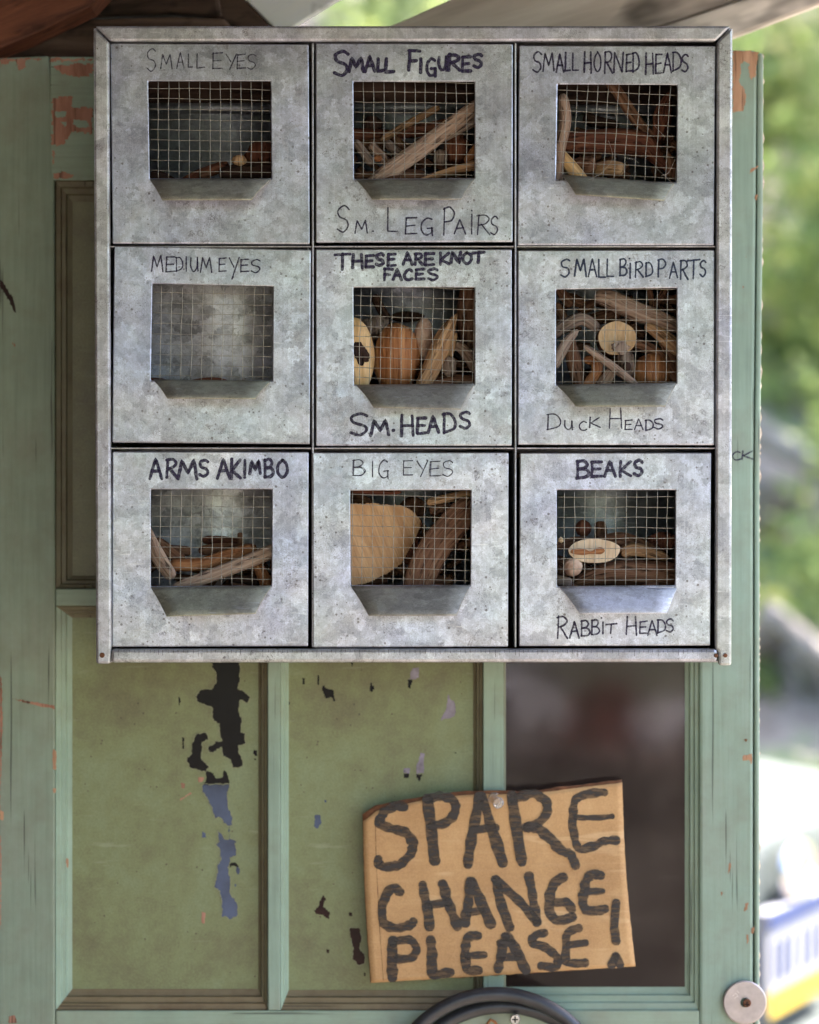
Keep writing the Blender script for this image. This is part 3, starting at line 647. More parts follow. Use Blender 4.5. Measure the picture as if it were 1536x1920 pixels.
DR = {  # face corners, window corners, flap bottom edge, mesh (x0,y0 zoom-free px, tilt, shear)
 'small eyes': dict(f=[(207, 81), (579, 83), (581, 458), (211, 457)], w=[(278, 152), (507.5, 152), (509, 334), (281, 334)], b=[(304, 373), (472, 373)], m=(296.5, 165, .016, 0)),
 'small figures': dict(f=[(592, 81), (962, 82), (961.5, 454), (592, 455)], w=[(663, 153), (890, 153), (890, 333), (664, 335)], b=[(698, 372), (865, 372)], m=(681.5, 171.5, .017, 0), ft=[(669, 336), (890, 335)]),
 'small horned heads': dict(f=[(973.5, 85), (1342, 86), (1339, 460), (970.5, 460)], w=[(1046, 158), (1270, 159), (1268, 341), (1043, 336)], b=[(1080, 363), (1246, 374)], m=(1064, 168.5, .05, -.055), ft=[(1054, 327), (1265, 343)]),
 'medium eyes': dict(f=[(214, 460.5), (583, 468), (581, 833), (210.5, 830)], w=[(286, 532), (512, 537), (511, 713), (283, 713)], b=[(313.5, 745), (479, 746)], m=(303.5, 548.5, .02, -.02), ft=[(288, 711), (508, 714)]),
 'small heads': dict(f=[(592, 467), (960, 467), (960, 836), (592, 836)], w=[(663, 539), (890, 539), (890, 720), (664, 721)], b=[(701, 762), (864, 766)], m=(677, 553.5, .04, -.02), ft=[(669, 721), (890, 719)]),
 'small bird parts': dict(f=[(971, 469), (1340, 468), (1340, 835), (971, 834)], w=[(1043, 543), (1269, 540), (1269, 717), (1043, 721)], b=[(1080, 760), (1248.5, 760)], m=(1058, 561, 0, -.02), ft=[(1045, 721), (1269, 717)]),
 'arms akimbo': dict(f=[(211, 846.5), (579, 847), (578, 1212), (210, 1213.5)], w=[(283, 918), (510, 917.5), (509, 1098), (283, 1099)], b=[(312, 1154), (479, 1149)], m=(301.5, 929, .015, -.012)),
 'big eyes': dict(f=[(586, 848), (954, 848), (953, 1213), (587, 1214.5)], w=[(657, 920), (883, 919), (882, 1097), (658, 1097)], b=[(691.5, 1152.5), (857, 1152)], m=(661.5, 926.5, .033, -.012)),
 'beaks': dict(f=[(975, 849), (1334, 848.5), (1332, 1211), (973, 1212)], w=[(1044.5, 919), (1266.6, 919), (1266, 1097), (1045, 1099)], b=[(1087.5, 1149), (1251, 1148)], m=(1058.5, 932, 0, -.01), ft=[(1049, 1099), (1270, 1101)]),
}
LBL = {
 'small eyes': 'drawer lettered SMALL EYES with a nearly empty dark window', 'small figures': 'drawer lettered SMALL FIGURES and Sm. LEG PAIRS full of slanting sticks',
 'small horned heads': 'drawer lettered SMALL HORNED HEADS with cobwebs and a crooked lip', 'medium eyes': 'drawer lettered MEDIUM EYES showing an empty zinc tray',
 'small heads': 'drawer lettered THESE ARE KNOT FACES and SM. HEADS', 'small bird parts': 'drawer lettered SMALL BIRD PARTS and DUCK HEADS crammed with driftwood',
 'arms akimbo': 'drawer lettered ARMS AKIMBO half full of brown sticks', 'big eyes': 'drawer lettered BIG EYES behind which a broad tan slab leans', 'beaks': 'drawer lettered BEAKS and RABBIT HEADS with a pale bluish lip'}
TXT = {
 'small eyes': [((170, 40), 3.657, 2.3, 'inkthin', 0, [('S', 385, 450, 190, 340), ('M', 480, 560, 225, 325), ('A', 590, 640, 215, 320), ('L', 668, 700, 222, 318), ('L', 725, 782, 225, 322), ('E', 835, 905, 215, 325), ('Y', 930, 1000, 225, 332), ('E', 1003, 1062, 225, 325), ('S', 1075, 1135, 222, 328)])],
 'small figures': [((580, 40), 3.84, 6.6, 'ink', 0, [('S', 180, 285, 212, 390), ('M', 285, 390, 260, 360), ('A', 402, 472, 250, 360), ('L', 490, 535, 268, 360), ('L', 548, 608, 270, 368), ('F', 712, 800, 208, 355), ('I', 792, 815, 268, 368), ('G', 845, 912, 268, 395), ('U', 932, 990, 255, 352), ('R', 1002, 1082, 240, 352), ('E', 1098, 1162, 255, 362), ('S', 1182, 1246, 235, 330)]),
   ((580, 40), 3.84, 2.9, 'ink', 0, [('S', 200, 290, 1330, 1515), ('M', 330, 420, 1430, 1525), ('.', 450, 470, 1500, 1520), ('L', 560, 630, 1340, 1520), ('E', 690, 775, 1415, 1530), ('G', 805, 890, 1415, 1545), ('P', 965, 1045, 1340, 1535), ('A', 1045, 1125, 1425, 1530), ('I', 1160, 1182, 1390, 1530), ("'", 1160, 1180, 1355, 1368), ('R', 1210, 1300, 1395, 1535), ('S', 1308, 1360, 1405, 1535)])],
 'small horned heads': [((960, 40), 3.657, 3.5, 'ink', 0, [('S', 145, 205, 210, 350), ('M', 215, 290, 215, 340), ('A', 305, 355, 220, 350), ('L', 365, 400, 215, 345), ('L', 415, 455, 215, 340), ('H', 497, 545, 210, 350), ('O', 562, 612, 210, 345), ('R', 635, 690, 210, 355), ('N', 700, 765, 210, 350), ('E', 783, 825, 225, 345), ('D', 828, 872, 215, 345), ('H', 917, 970, 215, 365), ('E', 985, 1030, 225, 360), ('A', 1040, 1095, 215, 350), ('D', 1102, 1160, 210, 340), ('S', 1165, 1212, 225, 345)])],
 'medium eyes': [((170, 450), 3.657, 2.6, 'ink', 0, [('M', 418, 495, 105, 215), ('E', 515, 580, 115, 220), ('D', 585, 632, 120, 215), ('I', 650, 662, 115, 215), ('U', 685, 735, 120, 215), ('M', 752, 832, 118, 220), ('E', 878, 930, 125, 215), ('y', 950, 1020, 120, 265), ('E', 1027, 1085, 130, 220), ('S', 1100, 1165, 135, 222)])],
 'small heads': [((580, 450), 3.84, 6.2, 'ink', 0, [('T', 182, 298, 98, 212), ('H', 312, 383, 104, 200), ('E', 405, 463, 110, 196), ('S', 482, 538, 100, 182), ('E', 565, 622, 100, 186), ('A', 676, 742, 90, 178), ('R', 760, 815, 98, 178), ('E', 832, 898, 95, 180), ('K', 940, 1008, 90, 176), ('N', 1022, 1090, 86, 166), ('O', 1105, 1170, 90, 170), ('T', 1178, 1262, 88, 162)]),
   ((580, 450), 3.84, 5.8, 'ink', 0, [('F', 535, 600, 205, 292), ('A', 602, 665, 210, 286), ('C', 684, 742, 213, 286), ('E', 764, 828, 210, 282), ('S', 855, 928, 208, 286)]),
   ((580, 450), 3.84, 6.4, 'ink', 0, [('S', 295, 425, 1248, 1405), ('M', 445, 570, 1295, 1405), ('.', 598, 612, 1360, 1380), ('H', 662, 750, 1262, 1412), ('E', 776, 838, 1280, 1395), ('A', 855, 930, 1270, 1388), ('D', 965, 1050, 1250, 1388), ('S', 1085, 1160, 1236, 1358)])],
 'small bird parts': [((960, 450), 3.657, 3.4, 'inkblue', 0, [('S', 335, 400, 130, 250), ('M', 430, 510, 130, 250), ('A', 525, 580, 130, 250), ('L', 592, 642, 135, 260), ('L', 650, 697, 130, 255), ('B', 740, 790, 130, 245), ('I', 803, 820, 158, 260), ("'", 800, 812, 122, 132), ('R', 845, 900, 150, 255), ('D', 917, 965, 155, 250), ('P', 1000, 1055, 135, 255), ('A', 1080, 1135, 150, 260), ('R', 1155, 1208, 140, 268), ('T', 1205, 1290, 135, 262), ('S', 1290, 1332, 140, 250)]),
   ((960, 450), 3.657, 2.8, 'ink', 0, [('D', 240, 335, 1195, 1300), ('U', 360, 415, 1240, 1300), ('C', 460, 515, 1245, 1305), ('K', 530, 605, 1215, 1285), ('H', 670, 755, 1155, 1290), ('E', 775, 825, 1235, 1300), ('A', 840, 900, 1225, 1300), ('D', 915, 968, 1235, 1305), ('S', 975, 1040, 1225, 1295)])],
 'arms akimbo': [((170, 830), 3.657, 6.4, 'ink', 0, [('A', 405, 488, 108, 250), ('R', 520, 592, 116, 240), ('M', 602, 730, 122, 246), ('S', 745, 808, 118, 232), ('A', 868, 955, 112, 246), ('K', 962, 1028, 112, 246), ('I', 1048, 1066, 116, 242), ('M', 1090, 1165, 126, 212), ('B', 1192, 1252, 116, 236), ('O', 1280, 1352, 120, 236)])],
 'big eyes': [((570, 830), 3.746, 1.7, 'inkthin', 1, [('B', 345, 430, 120, 230), ('I', 475, 492, 125, 240), ('G', 525, 595, 125, 255), ('E', 695, 765, 125, 230), ('Y', 795, 870, 125, 240), ('E', 885, 960, 130, 235), ('S', 975, 1050, 125, 235)])],
 'beaks': [((950, 830), 3.49, 6.0, 'ink', 0, [('B', 460, 540, 120, 230), ('E', 555, 625, 125, 222), ('A', 642, 712, 120, 222), ('K', 738, 815, 120, 222), ('S', 835, 892, 115, 216)]),
   ((950, 830), 3.49, 3.4, 'ink', 0, [('R', 332, 400, 1135, 1282), ('A', 415, 475, 1170, 1278), ('B', 487, 545, 1165, 1265), ('B', 555, 608, 1160, 1255), ('I', 622, 640, 1175, 1250), ("'", 616, 628, 1142, 1152), ('T', 650, 720, 1185, 1250), ('H', 785, 850, 1140, 1258), ('E', 870, 920, 1170, 1250), ('A', 925, 985, 1165, 1262), ('D', 988, 1040, 1160, 1245), ('S', 1045, 1095, 1155, 1240)])],
}
def inter(a, b, t_): return (a[0] + (b[0] - a[0]) * t_, a[1] + (b[1] - a[1]) * t_)
DEP = 262
for key, D in DR.items():
    DEP = {'medium eyes': 120, 'arms akimbo': 215}.get(key, 262); f, wd_ = D['f'], D['w']; random.seed(hash_ := sum(map(ord, key)))
    dr = thing('drawer', LBL[key], 'drawer', P((f[2][0] + f[3][0]) / 2, f[2][1], 60), 'drawers of the metal cabinet')
    fc = link('face', ring(f, wd_, 0, 5), M['face'], dr, bevel=.0009)
    # shallow folded rim behind the face, then the tray
    x0, x1 = f[0][0] + 4, f[1][0] - 4; y0, y1 = f[0][1] + 5, f[2][1] - 3
    def sh(name, poly, d0, d1): return link(name, prism(poly, d0, d1), M['inner'], dr)
    sh('tray_side', [(x0, y0), (x0 + 2.5, y0), (x0 + 2.5, y1), (x0, y1)], 5.5, DEP)
    sh('tray_side', [(x1 - 2.5, y0), (x1, y0), (x1, y1), (x1 - 2.5, y1)], 5.5, DEP)
    # floor curving up into the back wall, hem at its top
    prof = []; H = (y1 - y0); ph = 0; top_ = y0 + H * (.20 if y0 < 200 else .08)
    RV = min(230, H * .62)
    prof += [(y1 - 1, 6), (y1 - 1, 26)]
    for k in range(1, 13):
        a = k / 12 * math.pi / 2; prof.append((y1 - 1 - RV * (1 - math.cos(a)), 26 + (DEP - 36) * math.sin(a)))
    for k in range(1, 5): prof.append((y1 - 1 - RV + (top_ - y1 + 1 + RV) * k / 4, DEP - 10 + 4 * k / 4))
    for k in range(9): prof.append((top_ + 1 - 9 * math.sin(k / 8 * math.pi), DEP - 14 - 9 * (1 - math.cos(k / 8 * math.pi)) * .8))
    prof.append((top_ + 14, DEP - 26))
    bm = bmesh.new(); L = []; R = []
    ref = 0
    for yy, dd in prof:
        a = P(x0 + 3, yy, 0); b = P(x1 - 3, yy, 0); L.append(bm.verts.new((a.x, dd * U, a.z))); R.append(bm.verts.new((b.x, dd * U, b.z)))
    for q in range(len(L) - 1):
        g_ = bm.faces.new((L[q], L[q + 1], R[q + 1], R[q])); g_.smooth = True
    tr_ = link('tray', frombm(bm), M['innerlit' if key in ('medium eyes', 'arms akimbo') else 'inner'], dr); sm_ = tr_.modifiers.new('thick', 'SOLIDIFY'); sm_.thickness = .0006
    # flap: bent out and down from the bottom edge of the window
    ft = D.get('ft', [(wd_[3][0], wd_[3][1] + 1), (wd_[2][0], wd_[2][1])])
    a, b = P(*ft[0], 2), P(*ft[1], 2); c_, e_ = P(*D['b'][1], -85), P(*D['b'][0], -85)
    nrm = (b - a).cross(e_ - a).normalized() * .0008
    if nrm.z > 0: nrm = -nrm
    mat_f = M['flap']
    if key == 'beaks': mat_f = M['flapsheen']
    # lip with a tiny hem at its outer edge
    N = 6; bm = bmesh.new(); rows = []
    for k in range(N + 1):
        t_ = k / N; l = a.lerp(e_, t_); r = b.lerp(c_, t_); sag = nrm * (-1.2 * math.sin(t_ * math.pi))
        rows.append([bm.verts.new(l.lerp(r, s_ / 6) + sag) for s_ in range(7)])
    for k in range(N):
        for s_ in range(6): g_ = bm.faces.new((rows[k][s_], rows[k][s_ + 1], rows[k + 1][s_ + 1], rows[k + 1][s_])); g_.smooth = True
    fo = link('lip', frombm(bm), mat_f, dr); sm_ = fo.modifiers.new('thick', 'SOLIDIFY'); sm_.thickness = .0009; sm_.offset = -1
    # wire mesh behind the face
    mx0, my0, tilt, shear = D['m']; pit = 19.35; bm = bmesh.new(); md_ = 7.5
    X0, X1 = min(wd_[0][0], wd_[3][0]) - 4, max(wd_[1][0], wd_[2][0]) + 4; Y0, Y1 = wd_[0][1] - 4, max(wd_[2][1], wd_[3][1]) + 3
    k = 0; xx = mx0 - pit
    while xx < X1 + 8:
        sd = random.random() * 50; pth = []
        for i in range(13):
            yy = Y0 + (Y1 - Y0) * i / 12; px = xx + shear * (yy - Y0) + 1.7 * noise.noise(Vector((sd, yy * .022, 0)))
            if X0 <= px <= X1: pth.append(P(px, yy, md_ + .8 * math.sin((yy - my0) / pit * math.pi + k * math.pi)))
        if len(pth) > 2: tube(pth, .62 * U, 6, bm)
        xx += pit * random.uniform(.985, 1.015); k += 1
    k = 0; yy = my0 - pit
    while yy < Y1 + 6:
        sd = random.random() * 50; pth = []
        for i in range(17):
            xx = X0 + (X1 - X0) * i / 16; py = yy + tilt * (xx - mx0) + 1.7 * noise.noise(Vector((sd, xx * .018, 3)))
            if Y0 <= py <= Y1: pth.append(P(xx, py, md_ + 1.2 - .8 * math.sin((xx - mx0) / pit * math.pi + k * math.pi)))
        if len(pth) > 2: tube(pth, .62 * U, 6, bm)
        yy += pit * random.uniform(.985, 1.015); k += 1
    link('wire_mesh', frombm(bm), M['wire'], dr)
    for off, ff, wdt, mt, tw, spec in TXT[key]:
        link('lettering', strokes_mesh(letters(spec, off, ff, wdt, tw), -.35), M[mt], dr)

# ------------------------------------------------------------------ driftwood in the drawers (zoom factor 5.69 coordinates)
Z = 5.69
OFF = {'small eyes': (260, 130), 'small figures': (640, 130), 'small horned heads': (1020, 130), 'medium eyes': (260, 520), 'small heads': (640, 520), 'small bird parts': (1020, 520), 'arms akimbo': (260, 900), 'big eyes': (640, 900), 'beaks': (1020, 900)}
seedn = [0]
def stick(key, pts, rad, tone, label, flat=.85, rough=.24, name='driftwood_stick'):
    ox, oy = OFF[key]; seedn[0] += 1; s = seedn[0]
    full = [(x, y, d, r) for (x, y, d), r in zip(pts, rad)]
    n = max(6, 26 // (len(pts) - 1)); q = crom(full, n)
    rr = [max(.0008, v[3] / Z * U) for v in q]; m = len(q)
    path = [P(ox + v[0] / Z, oy + v[1] / Z, v[2] + 12) for v in q]
    # rounded ends
    for i in range(min(4, m // 3)):
        c_ = math.sqrt(max(.05, 1 - ((4 - i) / 4.3) ** 2)); rr[i] *= c_; rr[m - 1 - i] *= c_
    sgm = 30 if max(rr) > .012 else 22
    o = link(name, tube(path, rr, sgm, flat=flat, rough=rough, seed=s), M[tone])
    tag(o, label, 'driftwood', 'driftwood pieces in the drawers'); return o
def lump(key, x, y, d, rx, rz, tone, label, rough=.10, name='driftwood_chunk', ry=None, rot=0):
    ox, oy = OFF[key]; seedn[0] += 1
    c_ = P(ox + x / Z, oy + y / Z, d + 12); o = link(name, blob(c_, rx / Z * U, rz / Z * U, (ry or min(rx, rz)) / Z * U, seedn[0], rough, rot=rot), M[tone])
    tag(o, label, 'driftwood', 'driftwood pieces in the drawers'); return o
def slice_(key, x, y, d, rx, rz, tone, label, th=18, rim='brown'):
    ox, oy = OFF[key]; seedn[0] += 1; s = seedn[0]; bm = bmesh.new(); n = 48; uvl = bm.loops.layers.uv.verify(); A = []; B = []
    for k in range(n):
        a = 2 * math.pi * k / n; q = 1 + .06 * noise.noise(Vector((math.cos(a) * 1.5, math.sin(a) * 1.5, s))) + .02 * noise.noise(Vector((math.cos(a) * 8, math.sin(a) * 8, s)))
        px, py = ox + (x + rx * q * math.cos(a)) / Z, oy + (y + rz * q * math.sin(a)) / Z
        A.append(bm.verts.new(P(px, py, d + 12))); B.append(bm.verts.new(P(px, py, d + 12) + Vector((0, th * U, 0))))
    f = bm.faces.new(A); bm.faces.new(B[::-1])
    for k in range(n): g_ = bm.faces.new((A[k], A[(k + 1) % n], B[(k + 1) % n], B[k])); g_.material_index = 1
    for fc_ in bm.faces:
        for lp in fc_.loops: lp[uvl].uv = (lp.vert.co.x, lp.vert.co.z)
    o = link('wood_slice', frombm(bm), [M[tone], M[rim]], bevel=.0006); tag(o, label, 'driftwood', 'driftwood pieces in the drawers'); return o
k = 'small eyes'
stick(k, [(380, 1260, 70), (640, 1130, 70), (960, 1010, 75)], [50, 62, 55], 'red', 'long reddish root sloping up at the bottom of the SMALL EYES window')
stick(k, [(860, 1130, 60), (1150, 1080, 60), (1500, 1090, 60)], [80, 95, 90], 'dark', 'dark stump low at the right of the SMALL EYES window')
lump(k, 1075, 970, 45, 82, 58, 'tan', 'small pale knob on the heap in the SMALL EYES window')
lump(k, 1330, 910, 100, 200, 150, 'red', 'dark rounded burl at the right edge of the SMALL EYES window')
stick(k, [(120, 1130, 60), (260, 1150, 60), (420, 1230, 60)], [40, 55, 40], 'dark', 'thin dark twig in the lower left of the SMALL EYES window')
stick(k, [(650, 1150, 48), (760, 1130, 48)], [55, 45], 'brown', 'short brown peg beside the pale knob of the SMALL EYES drawer')
k = 'small figures'
stick(k, [(180, 1330, 22), (520, 1080, 26), (800, 880, 32), (1120, 640, 38), (1560, 310, 44)], [60, 92, 98, 88, 84], 'pale', 'thick pale split stick slanting across the SMALL FIGURES window', rough=.12)
stick(k, [(1080, 760, 50), (1250, 650, 50), (1520, 500, 54)], [30, 45, 50], 'grey', 'grey splinter lying along the thick pale stick')
stick(k, [(420, 760, 95), (700, 590, 90), (1050, 400, 86)], [38, 42, 40], 'tan', 'slim tan peg with a cut end above the thick pale stick')
stick(k, [(830, 1190, 18), (1150, 1085, 22), (1520, 1010, 26)], [28, 40, 60], 'tan', 'tapering tan splinter at the lower right of the SMALL FIGURES window')
stick(k, [(580, 680, 130), (1000, 620, 130), (1500, 520, 135)], [70, 75, 70], 'red', 'reddish log lying behind the slim tan peg')
stick(k, [(60, 700, 150), (560, 720, 140)], [80, 70], 'red', 'dark red stub at the left of the SMALL FIGURES window')
for i, (a, b, t_, lb) in enumerate([((140, 760), (330, 1010), 'grey', 'leftmost grey finger of driftwood under the stub'), ((310, 800), (500, 1000), 'pale', 'pale finger of driftwood next to the orange knob'), ((480, 770), (640, 930), 'grey', 'short grey finger of driftwood touching the thick stick')]):
    stick(k, [(a[0], a[1], 70), (b[0], b[1], 55)], [48, 50], t_, lb)
lump(k, 390, 950, 30, 45, 38, 'orange', 'little orange knob among the grey fingers')
lump(k, 1240, 860, 90, 150, 170, 'red', 'round red burl under the thick pale stick')
lump(k, 1060, 940, 60, 80, 90, 'grey', 'knotted grey lump beside the red burl')
lump(k, 330, 600, 170, 115, 110, 'dark', 'dark round hollow knot at the back of the SMALL FIGURES drawer')
stick(k, [(1330, 1000, 45), (1480, 800, 50)], [45, 60], 'orange', 'short orange stub at the right edge of the SMALL FIGURES window')
stick(k, [(60, 1160, 50), (560, 1120, 50), (900, 1130, 50)], [50, 65, 55], 'brown', 'brown twig lying flat at the foot of the SMALL FIGURES window')
k = 'small horned heads'
stick(k, [(60, 790, 95), (600, 770, 85), (1050, 800, 75), (1230, 980, 62), (1400, 1130, 55)], [105, 135, 140, 62, 30], 'red', 'big reddish muzzle shaped piece across the HORNED HEADS window', rough=.14)
stick(k, [(620, 30, 125), (830, 310, 115), (1010, 570, 105), (1160, 720, 95)], [62, 60, 62, 50], 'brown', 'straight brown horn rising to the top of the HORNED HEADS window')
stick(k, [(1335, 240, 100), (1270, 480, 100), (1220, 760, 100)], [14, 95, 60], 'red', 'pointed ear shaped piece at the right of the HORNED HEADS window')
stick(k, [(200, 260, 22), (225, 560, 24), (170, 860, 24), (140, 1260, 24)], [58, 66, 62, 55], 'pale', 'tall pale slat at the left edge of the HORNED HEADS window', rough=.1)
stick(k, [(130, 860, 45), (300, 1050, 40), (460, 1260, 38)], [60, 72, 80], 'yellow', 'yellow ochre slip behind the tall pale slat')
stick(k, [(240, 1060, 75), (400, 1030, 60), (540, 1030, 45)], [70, 95, 85], 'brown', 'blunt rounded stub low in the HORNED HEADS window')
stick(k, [(560, 1080, 75), (700, 1050, 55), (850, 1070, 40)], [85, 85, 72], 'tan', 'tan acorn shaped knob low in the HORNED HEADS window')
stick(k, [(1320, 880, 60), (1350, 1000, 58), (1360, 1180, 55)], [16, 55, 50], 'brown', 'small upright sliver in the lower right of the HORNED HEADS window')
stick(k, [(430, 500, 180), (560, 560, 170), (800, 600, 160)], [60, 70, 60], 'dark', 'dark stub at the back of the HORNED HEADS drawer')
k = 'medium eyes'
stick(k, [(60, 1115, 60), (250, 1120, 60), (480, 1180, 60)], [42, 42, 20], 'red', 'flat reddish chip at the lower left of the MEDIUM EYES window')
stick(k, [(420, 1150, 50), (700, 1105, 50), (900, 1115, 50), (1050, 1180, 50)], [26, 36, 34, 20], 'red', 'long flat reddish chip along the foot of the MEDIUM EYES window')
k = 'small heads'
lump(k, 110, 860, 32, 245, 440, 'yellow', 'pale yellow gourd like knot with a dark hole at the left', rough=.05, ry=150)
o = lump(k, 205, 810, 8, 78, 118, 'dark', 'dark bristly hole in the yellow knot', rough=.3, ry=20, rot=.45, name='knot_hole'); 
lump(k, 590, 860, 70, 255, 385, 'orange', 'large rounded orange brown knot in the middle of the KNOT FACES window', rough=.06)
lump(k, 380, 540, 120, 190, 125, 'grey', 'purplish grey lump above the orange knot', rough=.2)
lump(k, 885, 650, 75, 112, 225, 'egg', 'pale egg shaped piece behind the orange knot', rough=.06)
stick(k, [(790, 1320, 28), (980, 930, 30), (1110, 620, 34), (1235, 385, 40)], [75, 92, 92, 20], 'tan', 'gnarled tan stake with a pointed tip in the KNOT FACES window', rough=.22)
stick(k, [(1225, 590, 55), (1150, 800, 48), (1080, 960, 44)], [26, 55, 50], 'tan', 'second prong beside the gnarled tan stake')
stick(k, [(1215, 720, 60), (1320, 790, 55), (1470, 1010, 52)], [45, 62, 80], 'pale', 'pale bent finger at the right of the KNOT FACES window')
lump(k, 1160, 950, 32, 72, 108, 'grey', 'grey whorled knot under the second prong', rough=.25)
stick(k, [(1460, 0, 140), (1380, 350, 135), (1350, 760, 130)], [150, 140, 110], 'brown', 'broad dark brown board leaning at the right of the KNOT FACES drawer')
stick(k, [(960, 1140, 40), (1200, 1110, 38), (1480, 1130, 36)], [60, 78, 70], 'brown', 'dark olive log low at the right of the KNOT FACES window')
stick(k, [(350, 190, 170), (500, 470, 160)], [50, 50], 'dark', 'black stick put in for the shadow of a slot at the top left of the KNOT FACES window')  # dark stick painted in where a slot lies in shadow
lump(k, 700, 420, 180, 190, 60, 'dark', 'dark hump behind the egg shaped piece')
k = 'small bird parts'
stick(k, [(540, 200, 62), (700, 235, 60), (1000, 370, 60), (1450, 540, 60)], [70, 98, 105, 95], 'pale', 'thick weathered stick lying across the top of the BIRD PARTS window', rough=.18)
slice_(k, 780, 650, 42, 206, 186, 'cut', 'round pale sawn disc in the middle of the BIRD PARTS window', th=60)
stick(k, [(430, 730, 16), (700, 930, 18), (1010, 1170, 20)], [32, 42, 40], 'pale', 'thin pale twig crossing below the round disc')
stick(k, [(60, 640, 60), (280, 480, 60), (430, 440, 60), (590, 560, 66)], [60, 70, 66, 60], 'grey', 'arched grey root at the left of the BIRD PARTS window')
stick(k, [(360, 560, 42), (230, 710, 40), (90, 960, 38)], [30, 58, 66], 'grey', 'flat grey prong running down to the left edge')
stick(k, [(260, 640, 62), (320, 880, 58), (380, 1200, 55)], [55, 85, 60], 'brown', 'brown upright strip under the flat grey prong')
stick(k, [(420, 880, 70), (540, 900, 60), (560, 1020, 50), (440, 1180, 46)], [40, 60, 62, 60], 'orange', 'curled orange brown hook low in the BIRD PARTS window', rough=.2)
lump(k, 880, 920, 48, 100, 150, 'grey', 'grey knot with a hollow below the round disc', rough=.3)
lump(k, 885, 950, 20, 46, 50, 'dark', 'dark hollow in the grey knot', ry=20, name='knot_hole')
lump(k, 820, 750, 22, 90, 60, 'grey', 'star shaped grey chip against the round disc', rough=.5, ry=14)
stick(k, [(740, 980, 42), (610, 1190, 40)], [55, 75], 'pale', 'short ribbed end piece at the foot of the BIRD PARTS window', rough=.25)
lump(k, 1150, 1030, 62, 215, 225, 'orange', 'smooth orange ball low at the right of the BIRD PARTS window', rough=.04)
stick(k, [(960, 690, 75), (1190, 800, 62), (1440, 1120, 50)], [48, 58, 70], 'brown', 'brown diagonal stick over the smooth orange ball')
stick(k, [(1080, 510, 48), (1250, 610, 50), (1480, 790, 55)], [42, 72, 88], 'tan', 'tan root with a split tip at the right of the BIRD PARTS window')
stick(k, [(1250, 640, 70), (1330, 800, 70), (1420, 980, 72)], [50, 60, 60], 'brown', 'brown stub behind the tan root')
stick(k, [(110, 60, 130), (290, 310, 125)], [60, 55], 'brown', 'brown peg in the top left of the BIRD PARTS window')
stick(k, [(110, 280, 120), (230, 480, 118)], [50, 58], 'brown', 'second brown peg at the left edge of the BIRD PARTS window')
stick(k, [(1310, 100, 90), (1170, 350, 88)], [40, 34], 'brown', 'forked twig arm at the top right of the BIRD PARTS window')
stick(k, [(1120, 130, 100), (1165, 320, 96)], [32, 32], 'brown', 'other forked twig arm at the top right')
stick(k, [(470, 480, 120), (620, 430, 118), (820, 370, 116)], [60, 72, 60], 'brown', 'dark brown branch under the thick weathered stick')
k = 'arms akimbo'
stick(k, [(350, 1160, 30), (750, 1030, 30), (1120, 890, 32), (1560, 700, 36)], [55, 72, 76, 86], 'pale', 'long straight stick rising to the right in the ARMS AKIMBO window', rough=.13)
stick(k, [(330, 900, 72), (640, 900, 70), (960, 800, 70), (1260, 720, 72)], [70, 72, 74, 66], 'orange', 'smooth orange arm above the long straight stick', rough=.12)
stick(k, [(640, 760, 115), (900, 730, 112), (1180, 740, 110)], [50, 62, 50], 'brown', 'brown stick behind the smooth orange arm')
stick(k, [(70, 480, 42), (200, 800, 40), (370, 1050, 40)], [45, 72, 62], 'pale', 'greyish stick leaning at the left of the ARMS AKIMBO window')
stick(k, [(170, 640, 95), (480, 880, 90)], [66, 70], 'brown', 'dark brown stick behind the leaning greyish stick')
stick(k, [(1240, 880, 62), (1320, 1000, 58), (1400, 1200, 55)], [55, 62, 70], 'orange', 'orange stub in the lower right of the ARMS AKIMBO window')
stick(k, [(680, 640, 160), (900, 650, 160), (1120, 670, 160)], [45, 50, 40], 'red', 'red twig at the back of the ARMS AKIMBO drawer')
stick(k, [(1082, 560, 120), (1086, 700, 118)], [32, 32], 'brown', 'tiny upright peg above the smooth orange arm')
stick(k, [(980, 1060, 80), (1300, 1090, 80)], [60, 60], 'dark', 'dark stick end low in the ARMS AKIMBO window')
stick(k, [(200, 740, 120), (560, 770, 120)], [60, 55], 'brown', 'brown stick lying flat behind the leaning greyish stick')
k = 'big eyes'
bigpoly = [(60, 255), (330, 250), (480, 262), (640, 268), (760, 330), (850, 430), (840, 520), (780, 640), (700, 800), (640, 900), (560, 950), (500, 1000), (420, 1030), (330, 1085), (230, 1115), (60, 1135)]
ox, oy = OFF[k]
me = prism([(ox + x / Z, oy + y / Z) for x, y in jag(bigpoly, 2, 7, 5)], 44, 110)
uv = me.uv_layers.new()
xa = min(v_.co.x for v_ in me.vertices)
for v_ in me.vertices: v_.co.y += (v_.co.x - xa) * .40
for p in me.polygons:
    for li in p.loop_indices: co = me.vertices[me.loops[li].vertex_index].co; uv.data[li].uv = (co.x * 1.0 + co.z * .35, co.z * 1 - co.x * .2)
o = link('driftwood_slab', me, M['slab'], bevel=.005); o.modifiers['bevel'].segments = 4
tag(o, 'broad tan fan shaped slab filling the left of the BIG EYES window', 'driftwood', 'driftwood pieces in the drawers')
stick(k, [(760, 1400, 30), (860, 1000, 30), (1050, 640, 32), (1420, 230, 40)], [140, 165, 168, 160], 'brown', 'broad grey brown slab leaning right in the BIG EYES window', flat=.35, rough=.1)
stick(k, [(60, 220, 120), (200, 220, 110), (330, 260, 100)], [60, 66, 50], 'brown', 'rounded stub on top of the broad tan slab')
